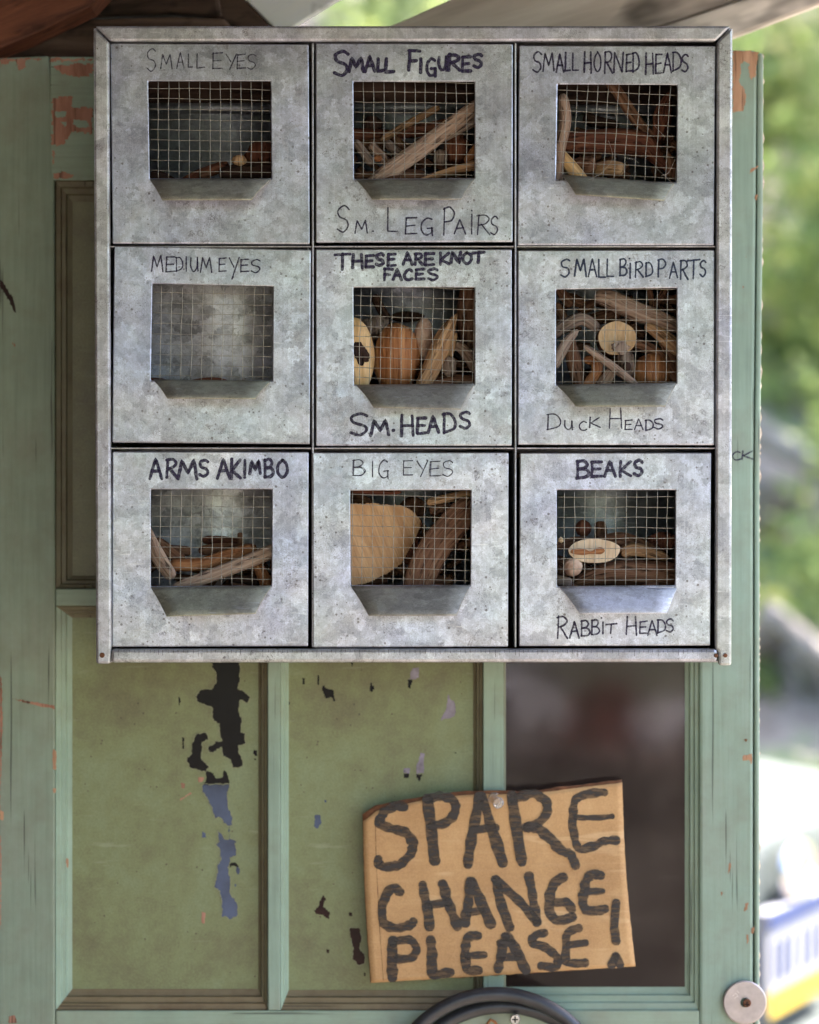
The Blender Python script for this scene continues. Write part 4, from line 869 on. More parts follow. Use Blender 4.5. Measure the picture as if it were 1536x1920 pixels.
stick(k, [(910, 240, 66), (1100, 200, 62), (1480, 120, 58)], [40, 46, 50], 'tan', 'tan slip at the top right of the BIG EYES window')
stick(k, [(940, 330, 95), (1150, 270, 92)], [62, 66], 'brown', 'brown stub under the tan slip')
stick(k, [(40, 130, 70), (350, 132, 70), (640, 130, 75)], [24, 26, 20], 'red', 'red stick along the top edge of the BIG EYES window')
lump(k, 760, 300, 170, 150, 130, 'brown', 'brown lump at the back of the BIG EYES drawer')
stick(k, [(980, 1110, 75), (1190, 1060, 72)], [70, 62], 'brown', 'stub low behind the leaning grey brown slab')
stick(k, [(820, 400, 120), (700, 900, 118)], [60, 60], 'red', 'reddish edge piece between the two slabs')
k = 'beaks'
slice_(k, 540, 755, 22, 278, 134, 'cream', 'cream pointed oval slice with a brown streak in the BEAKS window', th=30)
stick(k, [(285, 765, 8.5), (420, 768, 8.5), (500, 775, 8.5), (600, 755, 8.5), (650, 755, 8.5)], [28, 34, 14, 38, 14], 'orange', 'brown heartwood streak on the cream oval slice', flat=.06, name='wood_streak')
lump(k, 308, 925, 32, 106, 104, 'egg', 'small pale ball under the oval slice', rough=.05)
stick(k, [(330, 1100, 60), (600, 1010, 52), (900, 990, 50), (1550, 1030, 50)], [60, 110, 135, 150], 'brown', 'fat mottled log along the foot of the BEAKS window', rough=.12)
stick(k, [(560, 660, 100), (820, 650, 95), (1080, 730, 92), (1350, 840, 90)], [60, 92, 80, 50], 'brown', 'brown beak shaped wedge behind the oval slice')
stick(k, [(820, 790, 62), (980, 740, 62), (1330, 830, 64)], [60, 78, 45], 'tan', 'tan wedge to the right of the oval slice')
lump(k, 420, 515, 130, 88, 92, 'red', 'round knot on the heap in the BEAKS window')
stick(k, [(600, 440, 150), (610, 640, 140)], [60, 85], 'brown', 'short upright stub beside the round knot')
stick(k, [(90, 720, 85), (280, 670, 80), (460, 640, 80)], [40, 56, 50], 'brown', 'brown stick at the left behind the oval slice')
lump(k, 182, 640, 40, 28, 30, 'cut', 'tiny pale chip at the left edge of the BEAKS window', rough=.4)
stick(k, [(60, 1070, 50), (300, 1110, 46)], [66, 60], 'grey', 'grey stub in the lower left of the BEAKS window')
lump(k, 1270, 650, 130, 180, 95, 'red', 'dark red lump at the right of the BEAKS window')
# the unseen lower part of each heap
for k, D in DR.items():
    if k == 'medium eyes': top = 34
    elif k == 'small eyes': top = 12
    else: top = -8
    f = D['f']; w_ = D['w']; ybase = f[2][1] - 6; ytop = w_[2][1] + top; bm = bmesh.new(); random.seed(len(k))
    hump = {'small figures': 70, 'small horned heads': 95, 'small heads': 85, 'small bird parts': 165, 'arms akimbo': 50, 'big eyes': 120, 'beaks': 50}.get(k, 0)
    for i in range(46 + (34 if hump else 0)):
        xx = random.uniform(f[0][0] + 30, f[1][0] - 30); yy = random.uniform(ytop + 10, ybase - 14); dd = random.uniform(40, 190)
        if i >= 46: yy = w_[2][1] - hump * random.random() ** .8; dd = random.uniform(135, 215)
        an = random.uniform(-1.2, 1.2) if i >= 46 else random.uniform(-.5, .5); L_ = random.uniform(16, 40) if i >= 46 else random.uniform(14, 26); r_ = random.uniform(6, 13)
        if i < 46: dd = random.uniform(30, 60 + 150 * max(0.0, min(1.0, (ybase - yy) / 110)))
        p = [P(xx - L_ * math.cos(an), yy - L_ * math.sin(an) * .5, dd), P(xx, yy, dd + 4), P(xx + L_ * math.cos(an), yy + L_ * math.sin(an) * .5, dd)]
        tube(p, [r_ * U * .7, r_ * U, r_ * U * .6], 11, bm, rough=.3, seed=i)
    o = link('driftwood_heap', frombm(bm), M['brown']); tag(o, 'loose heap of small driftwood bits in the bottom of the %s drawer' % k.upper(), 'driftwood', None, 'stuff')
# cobweb in the horned heads drawer
bm = bmesh.new(); ox, oy = OFF['small horned heads']
for pts in ([(770, 380, 20), (765, 460, 14), (775, 545, 10)], [(730, 880, 8), (720, 980, 2), (610, 1110, -6), (540, 1150, -18), (500, 1250, -40)], [(1180, 600, 30), (1290, 720, 12)], [(1180, 1030, 20), (1260, 1110, 4), (1390, 1230, -12)], [(690, 760, 40), (720, 850, 20), (730, 900, 8)], [(540, 1150, -18), (440, 1200, -25), (420, 1240, -35)], [(1240, 370, 40), (1345, 365, 14)], [(840, 940, 10), (960, 960, 10), (1010, 1000, 8)], [(1400, 960, 6), (1330, 1100, 2), (1260, 1130, -5)]):
    tube([P(ox + x / Z, oy + y / Z, d) for x, y, d in crom(pts, 6)], .28 * U, 5, bm)
o = link('cobweb', frombm(bm), plain('cobweb_silk', (.55, .50, .42), .6)); tag(o, 'dusty cobweb strands over the mesh and lip of the HORNED HEADS drawer', 'cobweb')

# ------------------------------------------------------------------ cardboard sign
SD = DD - 14
t = NT('cardboard'); v = t.coord('Object'); a = t.noise(v, 22, 5, .6); b = t.noise(t.coord('Object', (12, 1, 420)), 1, 3, .6); fb = t.noise(v, 900, 3, .7)
c = t.ramp(t.math('ADD', t.math('MULTIPLY', a, .6), t.math('MULTIPLY', fb, .4)), [(.35, (.40, .235, .11)), (.55, (.55, .345, .165)), (.7, (.64, .43, .23))])
c = t.mix(t.ramp(b, [(.52, 0.0), (.70, .16)]), c, (.66, .47, .28))
vl = t.coord('Object', (9, 1, 60), rot=(0, .12, 0)); cr = t.math('MULTIPLY', t.ramp(t.noise(vl, 1, 3, .6), [(.56, 0.0), (.60, .55), (.64, 0.0)]), t.ramp(t.noise(v, 12, 2), [(.42, 0.0), (.55, 1.0)])); c = t.mix(cr, c, (.72, .52, .30))
M['card'] = t.set(Base_Color=c, Roughness=.85, Normal=t.bump(t.math('ADD', b, t.math('MULTIPLY', fb, .3)), .35, .0006), Specular_IOR_Level=.15)
M['cardedge'] = plain('cardboard_edge', (.17, .07, .03), .9, 0, .4, 200, .3)
def swarp(x, y, d):
    """gentle buckle of the sheet"""
    u_ = (x - 683) / 500; v_ = (y - 1470) / 375
    dd = d - 5 * math.sin(u_ * 3.1) - 6 * v_ * v_ * u_ + 10 * max(0, .25 - u_) * max(0, .4 - v_) * 6 - 3 * math.sin(v_ * 9 + u_ * 2) * .5
    return P(x, y, dd)
def smooth_noise(s, t_): return noise.noise(Vector((s, t_, 0)))
def sheet(outl, d0, th, mat, name, parent, wig=1.4, sd=0, N=40):
    """outl(u,v)->px; u,v in 0..1"""
    bm = bmesh.new(); g = []; 
    for j in range(N + 1):
        r = []
        for i in range(N + 1):
            u_, v_ = i / N, j / N; x, y = outl(u_, v_)
            ed = wig * (2.0 if j == N else 1) * noise.noise(Vector((u_ * 22, v_ * 22, sd)))
            if j in (0, N): y += ed
            if i in (0, N): x += ed * .6
            r.append(bm.verts.new(swarp(x, y, d0)))
        g.append(r)
    for j in range(N):
        for i in range(N): q = bm.faces.new((g[j][i], g[j][i + 1], g[j + 1][i + 1], g[j + 1][i])); q.smooth = True
    o = link(name, frombm(bm), mat, parent); m_ = o.modifiers.new('thick', 'SOLIDIFY'); m_.thickness = th * U; m_.offset = 0
    return o
def outl(u_, v_):
    TLx, TLy, TRx, TRy, BRx, BRy, BLx, BLy = 681, 1528, 1167, 1467, 1192, 1812, 696, 1843
    top = (TLx + (TRx - TLx) * u_, TLy + (TRy - TLy) * u_ - 16 * math.sin(min(1, u_ * 1.6) * math.pi) * .9 - (0 if u_ > .06 else -0))
    if u_ < .05: top = (top[0], top[1] + (0.05 - u_) * 240)
    bot = (BLx + (BRx - BLx) * u_, BLy + (BRy - BLy) * u_)
    x = top[0] + (bot[0] - top[0]) * v_; y = top[1] + (bot[1] - top[1]) * v_
    x += (-5 * math.sin(v_ * math.pi)) * (1 if u_ > .5 else .6)
    return x, y
sg = thing('cardboard_sign', 'torn brown cardboard sign reading SPARE CHANGE PLEASE! pinned to the door', 'sign', P(930, 1840, SD))
sheet(outl, SD, 1.6, M['card'], 'front_sheet', sg)
sheet(lambda u_, v_: (outl(u_, v_)[0] - 1 + 3 * (1 - u_) * 0, outl(u_, v_)[1] - 4 * (1 - v_) - 1.5 * noise.noise(Vector((u_ * 14, 3, 1))) * (1 - v_) - (3 + 6 * max(0, .2 - u_) * 5) * (1 - v_) * (1 if u_ < .6 else .4)), SD + 5, 2.5, M['cardedge'], 'back_sheet', sg, sd=4)
crs = [([(703.5, 1535), (706, 1620), (712, 1740), (719, 1838)], 1.3)]
tag(link('fold_line', strokes_mesh(crs, SD - 1.2, warp=swarp), ink('fold_shade', (.20, .09, .04), .2, .8, 200), sg), 'dark vertical fold near the left edge')
s0, sf = (670, 1450), 2.844
S = []
def sadd(pts, w_, smooth=True):
    q = crom(pts, 7) if smooth and len(pts) > 2 else pts
    S.append(([(s0[0] + x / sf, s0[1] + y / sf) for x, y in q], w_))
w1 = 17
sadd([(255, 180), (205, 178), (140, 210), (120, 262), (170, 290), (250, 312), (298, 370), (285, 430), (230, 485), (165, 500), (118, 488), (112, 455)], 15.5)
sadd([(375, 135), (395, 300), (412, 465)], 18); sadd([(375, 140), (450, 122), (520, 155), (520, 215), (470, 265), (395, 280)], 15)
sadd([(655, 125), (615, 310), (592, 490)], 17.5); sadd([(660, 125), (720, 300), (775, 480)], 17.5); sadd([(620, 300), (740, 290)], 13)
sadd([(825, 115), (850, 300), (880, 475)], 18); sadd([(835, 140), (930, 112), (1000, 140), (1015, 200), (970, 265), (900, 290)], 15); sadd([(905, 290), (960, 295), (1030, 350), (1090, 410), (1140, 440), (1162, 495)], 16)
sadd([(1320, 104), (1240, 108), (1170, 135), (1150, 220), (1155, 320), (1180, 400), (1240, 395), (1310, 365), (1380, 355)], 14); sadd([(1165, 235), (1260, 238), (1360, 230)], 9)
sadd([(232, 635), (190, 612), (150, 660), (132, 740), (150, 810), (220, 825), (280, 812), (300, 790)], 15)
sadd([(350, 595), (370, 700), (388, 820)], 16); sadd([(455, 590), (490, 700), (535, 820)], 16); sadd([(375, 705), (490, 688)], 13)
sadd([(605, 580), (590, 690), (575, 800)], 16); sadd([(610, 580), (660, 690), (715, 805)], 17); sadd([(592, 742), (675, 735)], 12)
sadd([(735, 565), (765, 690), (812, 820)], 16); sadd([(740, 570), (850, 670), (960, 795)], 15); sadd([(915, 550), (935, 660), (958, 790)], 15)
sadd([(1100, 555), (1050, 590), (1025, 680), (1035, 760), (1090, 785), (1150, 765)], 16); sadd([(1060, 690), (1120, 690), (1145, 730)], 14)
sadd([(1300, 545), (1240, 545), (1210, 620), (1205, 700), (1240, 735), (1325, 725)], 15); sadd([(1225, 632), (1310, 628)], 11)
sadd([(1382, 690), (1372, 800), (1380, 895)], 14); sadd([(1378, 975), (1355, 1025)], 13); sadd([(1378, 975), (1402, 1022)], 13)
sadd([(190, 890), (185, 990), (190, 1092)], 17); sadd([(190, 905), (270, 885), (315, 930), (290, 985), (215, 990)], 14)
sadd([(392, 885), (400, 980), (405, 1070), (500, 1060)], 16)
sadd([(645, 868), (590, 880), (578, 960), (585, 1045), (650, 1050)], 15); sadd([(590, 975), (680, 968)], 12)
sadd([(790, 870), (770, 960), (750, 1050)], 15); sadd([(800, 870), (850, 950), (900, 1050)], 17); sadd([(765, 985), (865, 975)], 13); sadd([(760, 905), (830, 905)], 12)
sadd([(1000, 850), (945, 870), (935, 905), (1000, 930), (1065, 980), (1060, 1030), (980, 1030)], 14)
sadd([(1185, 825), (1125, 850), (1112, 930), (1120, 1010), (1215, 1010)], 14); sadd([(1130, 915), (1220, 905)], 12)
S2 = [(q, w_ * 1.17) for q, w_ in S]
link('lettering', strokes_mesh(S2, SD - 1.3, step=.5, warp=swarp, jit=.16), M['inksign'], sg)
# clear push pin
pp = thing('push_pin', 'clear plastic push pin holding the cardboard sign', 'push pin', P(928, 1503, SD - 10))
t = NT('clear_plastic'); t.set(Base_Color=(.95, .95, .95), Roughness=.08, Transmission_Weight=.85, IOR=1.45); M['clear'] = t.m
def lathe(path, radii, n=24):
    return tube(path, radii, n)
a = P(926, 1497, SD - 3); ax = Vector((.30, -1, -.22)).normalized()
link('pin_body', lathe([a + ax * s_ * U for s_ in (0, 1.5, 3, 6, 18, 24, 27, 30, 31)], [r_ * U for r_ in (6, 13, 13, 6.5, 6, 7.5, 11.5, 11.5, 9)]), M['clear'], pp)

# ------------------------------------------------------------------ hose coil, screw, washer
M['rubber'] = plain('black_rubber', (.028, .030, .034), .38, 0, .4, 90, .25, Specular_IOR_Level=.6)
hc = thing('hose_coil', 'coil of black rubber hose hanging below the sign', 'hose', P(935, 2310, DD - 40))
def loop(cx, cy, R, r, d, name):
    pts = [P(cx + R * math.cos(a_ * 2 * math.pi / 96), cy + R * math.sin(a_ * 2 * math.pi / 96), d + 5 * math.sin(a_ * 2 * math.pi / 96 * 2)) for a_ in range(96)]
    return link(name, tube(pts, r * U * 1.06, 18, closed=True, rough=.03, seed=cx), M['rubber'], hc)
loop(931, 2069, 205, 13.5, DD - 44, 'hose_turn'); loop(944, 2086, 199, 13.5, DD - 22, 'hose_turn'); loop(938, 2100, 196, 13.5, DD - 40, 'hose_turn') if 0 else None
sc2 = thing('cross_head_screw', 'zinc cross head screw beside the black hose coil', 'screw', P(966, 1920, DD - 30))
M['zinc'] = plain('bright_zinc', (.55, .54, .52), .35, .8, .25, 200, .2)
link('screw_head', disc(966, 1912, 10, DD - 52, DD - 44, 24), M['zinc'], sc2)
link('screw_slot', strokes_mesh([([(961, 1912), (971, 1912)], 2.6), ([(966, 1907), (966, 1917)], 2.6)], DD - 52.6), M['hole_black'], sc2)
link('screw_shank', disc(966, 1912, 4, DD - 44, DD + 20, 12), M['zinc'], sc2)
seedn[0] += 1
tw = link('twig', tube([P(912, 1922, DD - 12), P(920, 1912, DD - 16), P(928, 1916, DD - 14), P(938, 1930, DD - 8)], [2.2 * U, 3 * U, 3 * U, 2 * U], 8, rough=.2), M['orange']); tag(tw, 'tiny brown twig caught behind the hose coil', 'twig')
wsh = thing('metal_washer', 'large grey metal washer screwed to the bottom corner of the right stile', 'washer', P(1397, 1921, DD - 8))
M['washer'] = plain('dull_aluminium', (.44, .40, .39), .42, .55, .15, 120, .15)
bm = bmesh.new(); n = 64; rr = []
for r_, d_ in ((9, DD - 12), (38.5, DD - 12), (41, DD - 10), (41, DD - 3), (9, DD - 3)):
    rr.append([bm.verts.new(P(1397 + r_ * math.cos(2 * math.pi * k_ / n), 1880 + r_ * 1.0 * math.sin(2 * math.pi * k_ / n), d_)) for k_ in range(n)])
for i in range(5):
    for k_ in range(n): bm.faces.new((rr[i][k_], rr[i][(k_ + 1) % n], rr[(i + 1) % 5][(k_ + 1) % n], rr[(i + 1) % 5][k_]))
link('washer_plate', frombm(bm), M['washer'], wsh)
link('screw_head', disc(1401, 1881, 8, DD - 22, DD - 12.5, 20), M['rust'], wsh)
link('screw_slot', strokes_mesh([([(1397, 1884), (1405, 1884)], 2.2), ([(1401, 1880), (1401, 1888)], 2.2)], DD - 22.6), M['hole_black'], wsh)
link('scratches', strokes_mesh([([(1374, 1868), (1380, 1862), (1384, 1868), (1378, 1872)], 1.0), ([(1382, 1858), (1386, 1862)], .9)], DD - 12.4), plain('bright_scratch', (.7, .68, .66), .3, .6), wsh)

# ------------------------------------------------------------------ parked car behind, on the right
phi = math.radians(62); wx = Vector((math.cos(phi), math.sin(phi), 0)); lx = Vector((-math.sin(phi), math.cos(phi), 0))
CO = Vector((.545, 2.00, 0)) ; 
def cp(a_, l, z): return CO + wx * a_ + lx * l + Vector((0, 0, z))       # across, along (away from its rear), height
car = thing('parked_car', 'pale sage green car parked with its rear and number plate beside the door', 'car', CO + lx * 2.0)
M['carpaint'] = plain('sage_car_paint', (.075, .092, .085), .6, 0, .03, 3, 0, Coat_Weight=.1, Coat_Roughness=.3, Specular_IOR_Level=.25)
M['tyre'] = plain('tyre', (.02, .02, .02), .8); M['chrome'] = plain('chrome', (.8, .8, .82), .12, 1, .02, 5, 0)
M['carglass'] = plain('car_glass', (.02, .025, .03), .05, 0, .1, 3, 0, Specular_IOR_Level=.8)
HW = .86
secs = [ # l, half width, z list of body outline: sill, beltline, top
 (0.00, .72, .40, .86, .945), (.012, .80, .30, .89, .975), (.05, .82, .28, .90, .985), (.14, .85, .25, .92, 1.02), (.55, HW, .22, .95, 1.06), (.75, HW, .22, .96, 1.08), (1.15, HW, .22, .94, 1.36), (1.6, HW, .22, .94, 1.45), (2.5, HW, .22, .93, 1.45), (3.0, HW, .22, .92, 1.25), (3.35, HW, .22, .90, .98), (4.1, .84, .24, .82, .86), (4.45, .74, .30, .70, .74), (4.52, .6, .4, .6, .62)]
bm = bmesh.new(); rows = []
for l, hw, zs, zb, zt in secs:
    top = zt > zb + .2; ti = .58 if top else .86
    prof = [(-hw * .93, zs), (-hw, zs + (zb - zs) * .35), (-hw * 1.0, zb - .06), (-hw * .965, zb), (-hw * ti * (1 if top else 1.02), zt - .035), (-hw * ti * .85, zt), (0, zt + .018), (hw * ti * .85, zt), (hw * ti * (1 if top else 1.02), zt - .035), (hw * .965, zb), (hw, zb - .06), (hw, zs + (zb - zs) * .35), (hw * .93, zs)]
    rows.append([bm.verts.new(cp(a_, l, z)) for a_, z in prof])
for i in range(len(rows) - 1):
    for k_ in range(12): q = bm.faces.new((rows[i][k_], rows[i][k_ + 1], rows[i + 1][k_ + 1], rows[i + 1][k_])); q.smooth = True
    q = bm.faces.new((rows[i][12], rows[i][0], rows[i + 1][0], rows[i + 1][12]))
bm.faces.new(rows[0]); bm.faces.new(rows[-1][::-1])
b_ = link('body', frombm(bm), M['carpaint'], car); s_ = b_.modifiers.new('sub', 'SUBSURF'); s_.levels = 2; s_.render_levels = 2
def cslab(name, pts, vec, mat, bev=.01, par=None): return link(name, slab([cp(*p) for p in pts], vec), mat, par or car, bevel=bev)
bp = cslab('bumper', [(-.80, -.09, .40), (.80, -.09, .40), (.82, -.09, .705), (-.82, -.09, .705)], lx * .16, M['carpaint'], .04)
pl = cslab('number_plate', [(-.152, -.030, .738), (.152, -.030, .738), (.152, -.030, .890), (-.152, -.030, .890)], lx * .02, plain('plate_white', (.30, .31, .34), .4, 0, .03, 5, 0), .003)
def pmark(name, x0, z0, x1, z1, mat, off=.0325): return link(name, slab([cp(x0, -off, z0), cp(x1, -off, z0), cp(x1, -off, z1), cp(x0, -off, z1)], lx * .001), mat, pl)
pmark('blue_band', -.150, .862, .150, .888, plain('plate_blue', (.012, .03, .14), .4, 0, .05, 9, 0)); pmark('yellow_band', -.150, .740, .150, .776, plain('plate_yellow', (.50, .33, .02), .4, 0, .05, 9, 0))
bc = plain('plate_ink', (.02, .045, .16), .4, 0, .1, 9, 0)
for x_ in (-.12, -.085, -.05, .0, .04, .08, .12): pmark('plate_character', x_ - .006, .788, x_ + .006, .848, bc)
# round emblem on the boot lid
ec = cp(0.0, -.016, .928); bm = bmesh.new()
for (ra, rb, tb) in ((.060, .038, .010), (.028, .030, .008)):
    tube([ec + wx * ra * math.cos(a_ * math.pi / 18) + Vector((0, 0, rb * math.sin(a_ * math.pi / 18))) - lx * .006 for a_ in range(36)], tb, 8, bm, closed=True)
link('emblem', frombm(bm), M['chrome'], car)
for sd in (-1, 1):
    cslab('tail_light', [(sd * .50, -.012, .70), (sd * .74, -.006, .70), (sd * .76, .0, .84), (sd * .50, -.012, .84)][::sd], lx * .06, plain('tail_red', (.35, .02, .02), .15), .015)
    for l in (.85, 3.65):
        c_ = cp(sd * .80, l, .31); wr = link('wheel', tube([c_ - wx * sd * .1, c_ - wx * sd * .09, c_ + wx * sd * .09, c_ + wx * sd * .1], [.27, .31, .31, .27], 32), M['tyre'], car)
        link('rim', tube([c_ + wx * sd * .101, c_ + wx * sd * .115], [.2, .17], 20), M['chrome'], wr)
cslab('rear_window', [(-.52, .80, 1.045), (.52, .80, 1.045), (.44, 1.13, 1.33), (-.44, 1.13, 1.33)], Vector((0, 0, .02)), M['carglass'], 0)
cslab('windscreen', [(-.55, 3.33, 1.02), (.55, 3.33, 1.02), (.44, 3.0, 1.25), (-.44, 3.0, 1.25)], Vector((0, 0, .02)), M['carglass'], 0)

# ------------------------------------------------------------------ wooded bank
def leafmat(name, col, tr_=.35):
    t = NT(name); oi = t.new('ShaderNodeNewGeometry'); rnd = oi.outputs['Random Per Island']
    c = t.ramp(rnd, [(0, tuple(x * .6 for x in col)), (.5, col), (1, (min(1, col[0] * 1.7), min(1, col[1] * 1.35), col[2] * 1.2))])
    tl = t.new('ShaderNodeBsdfTranslucent'); t.l.new(c, tl.inputs[0]); mx_ = t.new('ShaderNodeMixShader'); mx_.inputs[0].default_value = .58
    t.l.new(t.b.outputs[0], mx_.inputs[1]); t.l.new(tl.outputs[0], mx_.inputs[2]); t.l.new(mx_.outputs[0], t.out.inputs[0])
    t.set(Base_Color=c, Roughness=.5, Specular_IOR_Level=.4); return t.m
LF = [leafmat('leaves_fresh', (.28, .38, .13)), leafmat('leaves_mid', (.20, .28, .12)), leafmat('leaves_pale', (.38, .43, .26))]
M['bark'] = wood('bark', (.10, .08, .06), (.22, .18, .14), (.36, .31, .26), kind='Object', stretch=(20, 20, 3))
M['log'] = wood('weathered_log', (.13, .11, .09), (.24, .215, .18), (.34, .31, .27), kind='Object', stretch=(8, 8, 8))
def gz(x, y):
    t_ = max(0, y - 3.9); return .27 * t_ + .030 * t_ * t_
def leaves(bm_v, bm_f, c_, rad, n, size, rng, squash=.8, clumps=9):
    cl = [(c_ + Vector((rng.gauss(0, .45) * rad, rng.gauss(0, .45) * rad, rng.gauss(0, .38) * rad * squash)), rad * rng.uniform(.22, .42)) for _ in range(clumps)]
    for i in range(n):
        cc, r_ = cl[rng.randrange(len(cl))]
        p = cc + Vector((rng.gauss(0, .5), rng.gauss(0, .5), rng.gauss(0, .45))) * r_
        a_ = Vector((rng.gauss(0, 1), rng.gauss(0, 1), rng.gauss(0, .5))).normalized(); b_ = a_.cross(Vector((rng.gauss(0, 1), rng.gauss(0, 1), rng.gauss(0, 1)))).normalized()
        s_ = size * rng.uniform(.6, 1.3); m = len(bm_v)
        bm_v += [p - a_ * s_, p + b_ * s_ * .42, p + a_ * s_, p - b_ * s_ * .42]; bm_f.append((m, m + 1, m + 2, m + 3))
def shrub(x, y, h, rad, n, size, mt, label, sd, name='bush'):
    rng = random.Random(sd); g0 = gz(x, y); root = thing(name, label, 'bush', (x, y, g0), 'bushes on the wooded bank')
    V_, F_ = [], []; leaves(V_, F_, Vector((x, y, g0 + h)), rad, n, size, rng); link('foliage', mesh(V_, F_), LF[mt], root)
    bm = bmesh.new()
    for i in range(5):
        e = Vector((x + rng.uniform(-.5, .5) * rad, y + rng.uniform(-.5, .5) * rad, g0 + h * rng.uniform(.8, 1.3)))
        tube([Vector((x + i * .02, y, g0 - .05)), Vector((x, y, g0)).lerp(e, .5) + Vector((rng.uniform(-.1, .1), 0, 0)), e], [.022, .016, .006], 6, bm)
    link('stems', frombm(bm), M['bark'], root)
def tree(x, y, H, rad, n, size, mt, label, sd, r0=.12):
    rng = random.Random(sd); g0 = gz(x, y); root = thing('tree', label, 'tree', (x, y, g0), 'trees on the wooded bank')
    top = Vector((x + rng.uniform(-.4, .4), y, g0 + H)); base_ = Vector((x, y, g0 - .1)); mid = base_.lerp(top, .5) + Vector((rng.uniform(-.25, .25), 0, 0))
    pth = [Vector(q) for q in crom([tuple(base_), tuple(mid), tuple(top)], 8)]
    link('trunk', tube(pth, [r0 * (1 - .75 * i / (len(pth) - 1)) for i in range(len(pth))], 10, rough=.1, seed=sd), M['bark'], root)
    V_, F_ = [], []
    bm = bmesh.new()
    for i in range(9):
        s_ = pth[rng.randrange(len(pth) // 3, len(pth) - 1)]; e = s_ + Vector((rng.uniform(-1, 1) * rad, rng.uniform(-1, 1) * rad, rng.uniform(.1, .7) * rad))
        tube([s_, s_.lerp(e, .5) + Vector((0, 0, .1)), e], [r0 * .35, r0 * .22, r0 * .08], 6, bm)
        leaves(V_, F_, e, rad * .55, n // 9, size, rng, clumps=5)
    link('limbs', frombm(bm), M['bark'], root); link('crown', mesh(V_, F_), LF[mt], root)
for i, a_ in enumerate([(1.5, 6.6, .55, .62, 1500, .045, 0, 'fresh green bush on the bank just right of the door, at cabinet height'), (2.5, 6.2, .7, .8, 2200, .05, 2, 'pale green bush further right on the bank'), (1.9, 8.2, 1.0, 1.1, 3000, .06, 0, 'broad yellow green bush higher up the bank beside the door'),
                       (1.3, 9.6, 1.1, 1.2, 3000, .06, 2, 'pale bush near the top of the bank'), (.2, 8.5, .9, 1.2, 2600, .06, 1, 'bush glimpsed through the gap over the cabinet'), (-1.2, 7.5, .9, 1.1, 2000, .06, 1, 'bush on the bank hidden left behind the door'), (3.2, 8.0, 1.0, 1.3, 2600, .06, 1, 'wide dark bush at the far right of the bank')]):
    shrub(*a_, sd=20 + i)
for i, a_ in enumerate([(1.7, 11.5, 6, 1.9, 8000, .07, 2, 'pale leaved tree rising behind the right edge of the door', 1, .10), (.9, 13.5, 6.5, 2.0, 8000, .07, 0, 'bright green tree behind the pale plank', 2, .12), (3.3, 12.5, 7, 2.1, 7000, .08, 1, 'tall tree at the far right of the bank', 3, .13),
                       (-.6, 14, 5.2, 1.6, 5000, .08, 0, 'tree whose leaves show through the bright gap over the cabinet', 4, .12), (-3.0, 12, 6, 2.0, 5000, .09, 1, 'tree on the bank left of the shed', 5, .13), (2.6, 9.6, 4.4, 1.2, 5000, .06, 2, 'slim pale tree between the bushes', 6, .05)]):
    tree(*a_)
# grass and low leaves on the bank
rng = random.Random(5); V_, F_ = [], []
for i in range(15000):
    x, y = rng.uniform(-.5, 5), rng.uniform(3.6, 14)
    if noise.noise(Vector((x * 1.3, y * 1.3, 4))) < -.02: continue
    g0 = gz(x, y); h = rng.uniform(.04, .13); a_ = rng.uniform(0, 6.28); dx, dy = math.cos(a_) * .035, math.sin(a_) * .035; m = len(V_)
    V_ += [(x - dx, y - dy, g0), (x + dx, y + dy, g0), (x + dx * .6 + rng.uniform(-.06, .06), y + dy, g0 + h), (x - dx * .6 + rng.uniform(-.06, .06), y - dy, g0 + h)]; F_.append((m, m + 1, m + 2, m + 3))
tag(link('ground_cover', mesh(V_, F_), LF[0], base=False), 'low green plants scattered over the bank', 'ground cover', None, 'stuff')
for i, (p, q, r_, lb) in enumerate([((.4, 5.05, .56), (2.6, 5.25, .28), .055, 'long pale weathered log lying low on the bank above the car'), ((1.10, 5.9, 1.15), (1.75, 5.3, .45), .035, 'pale broken branch leaning down the bank'), ((.8, 6.3, .95), (2.6, 6.9, 1.25), .07, 'grey log higher on the bank behind the leaning branch'), ((1.0, 7.4, 1.9), (2.0, 7.0, 1.2), .06, 'bleached branch among the bushes')]):
    pp_ = [Vector(v_) for v_ in crom([p, tuple((a_ + b_) / 2 + (.05 if k_ == 2 else 0) for k_, (a_, b_) in enumerate(zip(p, q))), q], 8)]
    tag(link('fallen_log', tube(pp_, [r_ * (1 - .3 * j / (len(pp_) - 1)) for j in range(len(pp_))], 12, rough=.15, seed=i + 40), M['log']), lb, 'log', 'logs on the bank')
M['rock'] = plain('pale_rock', (.24, .22, .20), .9, 0, .3, 9, .5)
for i, (x, y, r_, lb) in enumerate([(1.24, 4.9, .17, 'pale boulder just above the car beside the door'), (1.75, 5.6, .2, 'grey boulder under the leaning branch'), (1.45, 6.4, .22, 'whitish boulder under the fresh green bush'), (2.4, 5.6, .18, 'boulder at the right end of the low log'), (1.2, 7.6, .25, 'boulder high on the bank among the bushes')]):
    tag(link('boulder', blob(Vector((x, y, gz(x, y) + r_ * .3)), r_ * 1.2, r_ * .8, r_, 60 + i, .35, 24), M['rock']), lb, 'rock', 'rocks on the bank')
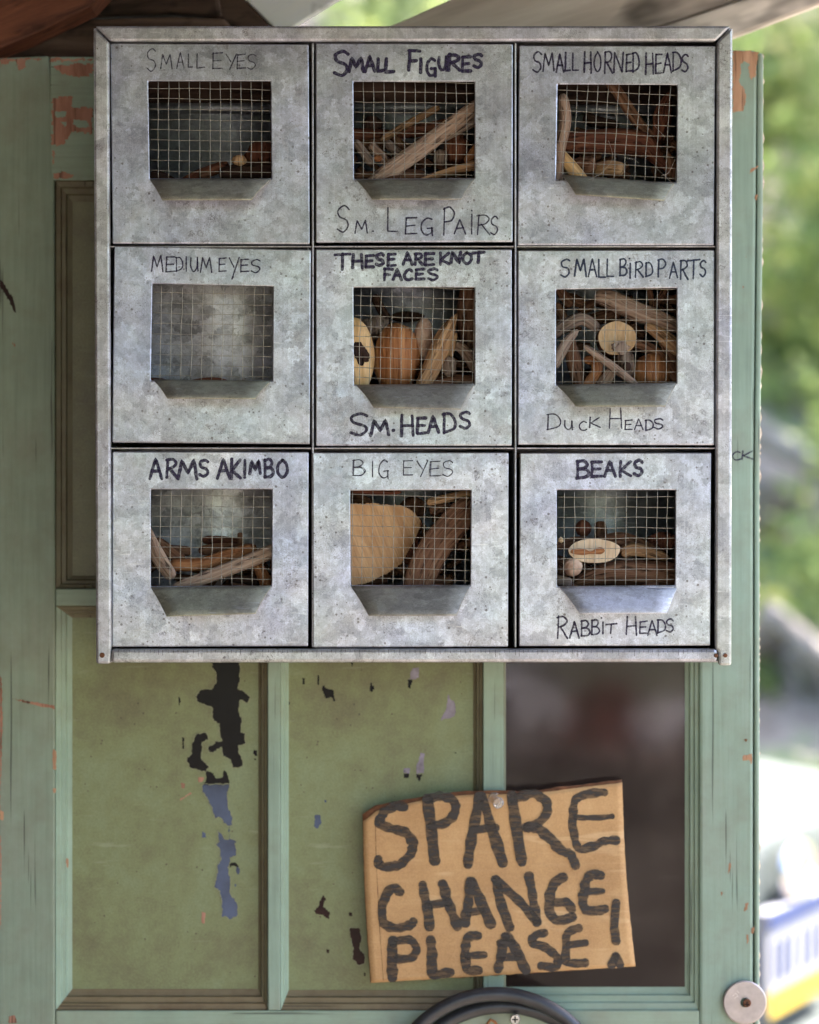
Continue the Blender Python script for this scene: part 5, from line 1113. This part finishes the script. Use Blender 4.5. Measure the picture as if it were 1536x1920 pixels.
# made-up table and things, added only to be reflected in the bare pane
tb = thing('reflection_table', 'made up wooden table across the yard, added to be reflected in the bare pane', 'table', (.5, -4.0, 0))
link('table_top', box((-.15, -4.3, .86), (1.0, -3.7, .89)), M['beam_grey'], tb, bevel=.004)
for x_, y_ in ((-.1, -4.25), (.93, -4.25), (-.1, -3.78), (.93, -3.78)): link('leg', box((x_, y_, 0), (x_ + .05, y_ + .05, .859)), M['beam_grey'], tb)
M['cloth'] = plain('lavender_grey_cloth', (.80, .78, .86), .9, 0, .25, 20, .6); M['crate'] = plain('red_plastic', (.22, .035, .022), .5, 0, .1, 20, .1)
tag(link('reflection_cloth', blob(Vector((.22, -4.0, .98)), .13, .10, .12, 90, .4), M['cloth']), 'crumpled lavender grey cloth added on the table as a pale reflection', 'cloth')
tag(link('reflection_towel', blob(Vector((.62, -4.05, .93)), .12, .05, .10, 91, .4), M['cloth']), 'flat towel added at the right of the table to be reflected in the pane', 'towel')
rc = thing('reflection_box', 'small open red box added beside the cloth to be reflected in the pane', 'box', (.392, -4.0, .89)); rx_ = .365
for a_, b_ in (((0, -4.03, .892), (.055, -3.97, .90)), ((0, -4.03, .90), (.005, -3.97, 1.01)), ((.05, -4.03, .90), (.055, -3.97, 1.01)), ((.0055, -4.03, .90), (.0495, -4.025, 1.01)), ((.0055, -3.975, .90), (.0495, -3.97, 1.01))): link('side', box((a_[0] + rx_, a_[1], a_[2]), (b_[0] + rx_, b_[1], b_[2])), M['crate'], rc)
for a_, b_ in (((.43, -4.05, .892), (.53, -3.95, .90)), ((.43, -4.05, .90), (.436, -3.95, 1.04)), ((.524, -4.05, .90), (.53, -3.95, 1.04)), ((.4365, -4.05, .90), (.5235, -4.044, 1.04)), ((.4365, -3.956, .90), (.5235, -3.95, 1.04))): link('side', box(a_, b_), M['crate'], rc)
tag(link('post', box((.66, -3.4, 0), (.80, -3.26, 2.4)), M['bark']), 'rough brown post added beside the table to be reflected in the pane', 'post')
# woodland across the yard (behind the photographer), seen only as reflections
rng = random.Random(77); V_, F_ = [], []
for i in range(16):
    a_ = math.radians(185 + i * 11); d_ = rng.uniform(9, 14); c_ = Vector((math.cos(a_) * d_, -1.5 + math.sin(a_) * d_, rng.uniform(1.6, 2.6)))
    leaves(V_, F_, c_, 2.4, 900, .16, rng, clumps=10)
tag(link('woodland', mesh(V_, F_), LF[1], base=False), 'woodland edge on the other side of the yard', 'woodland', None, 'stuff')
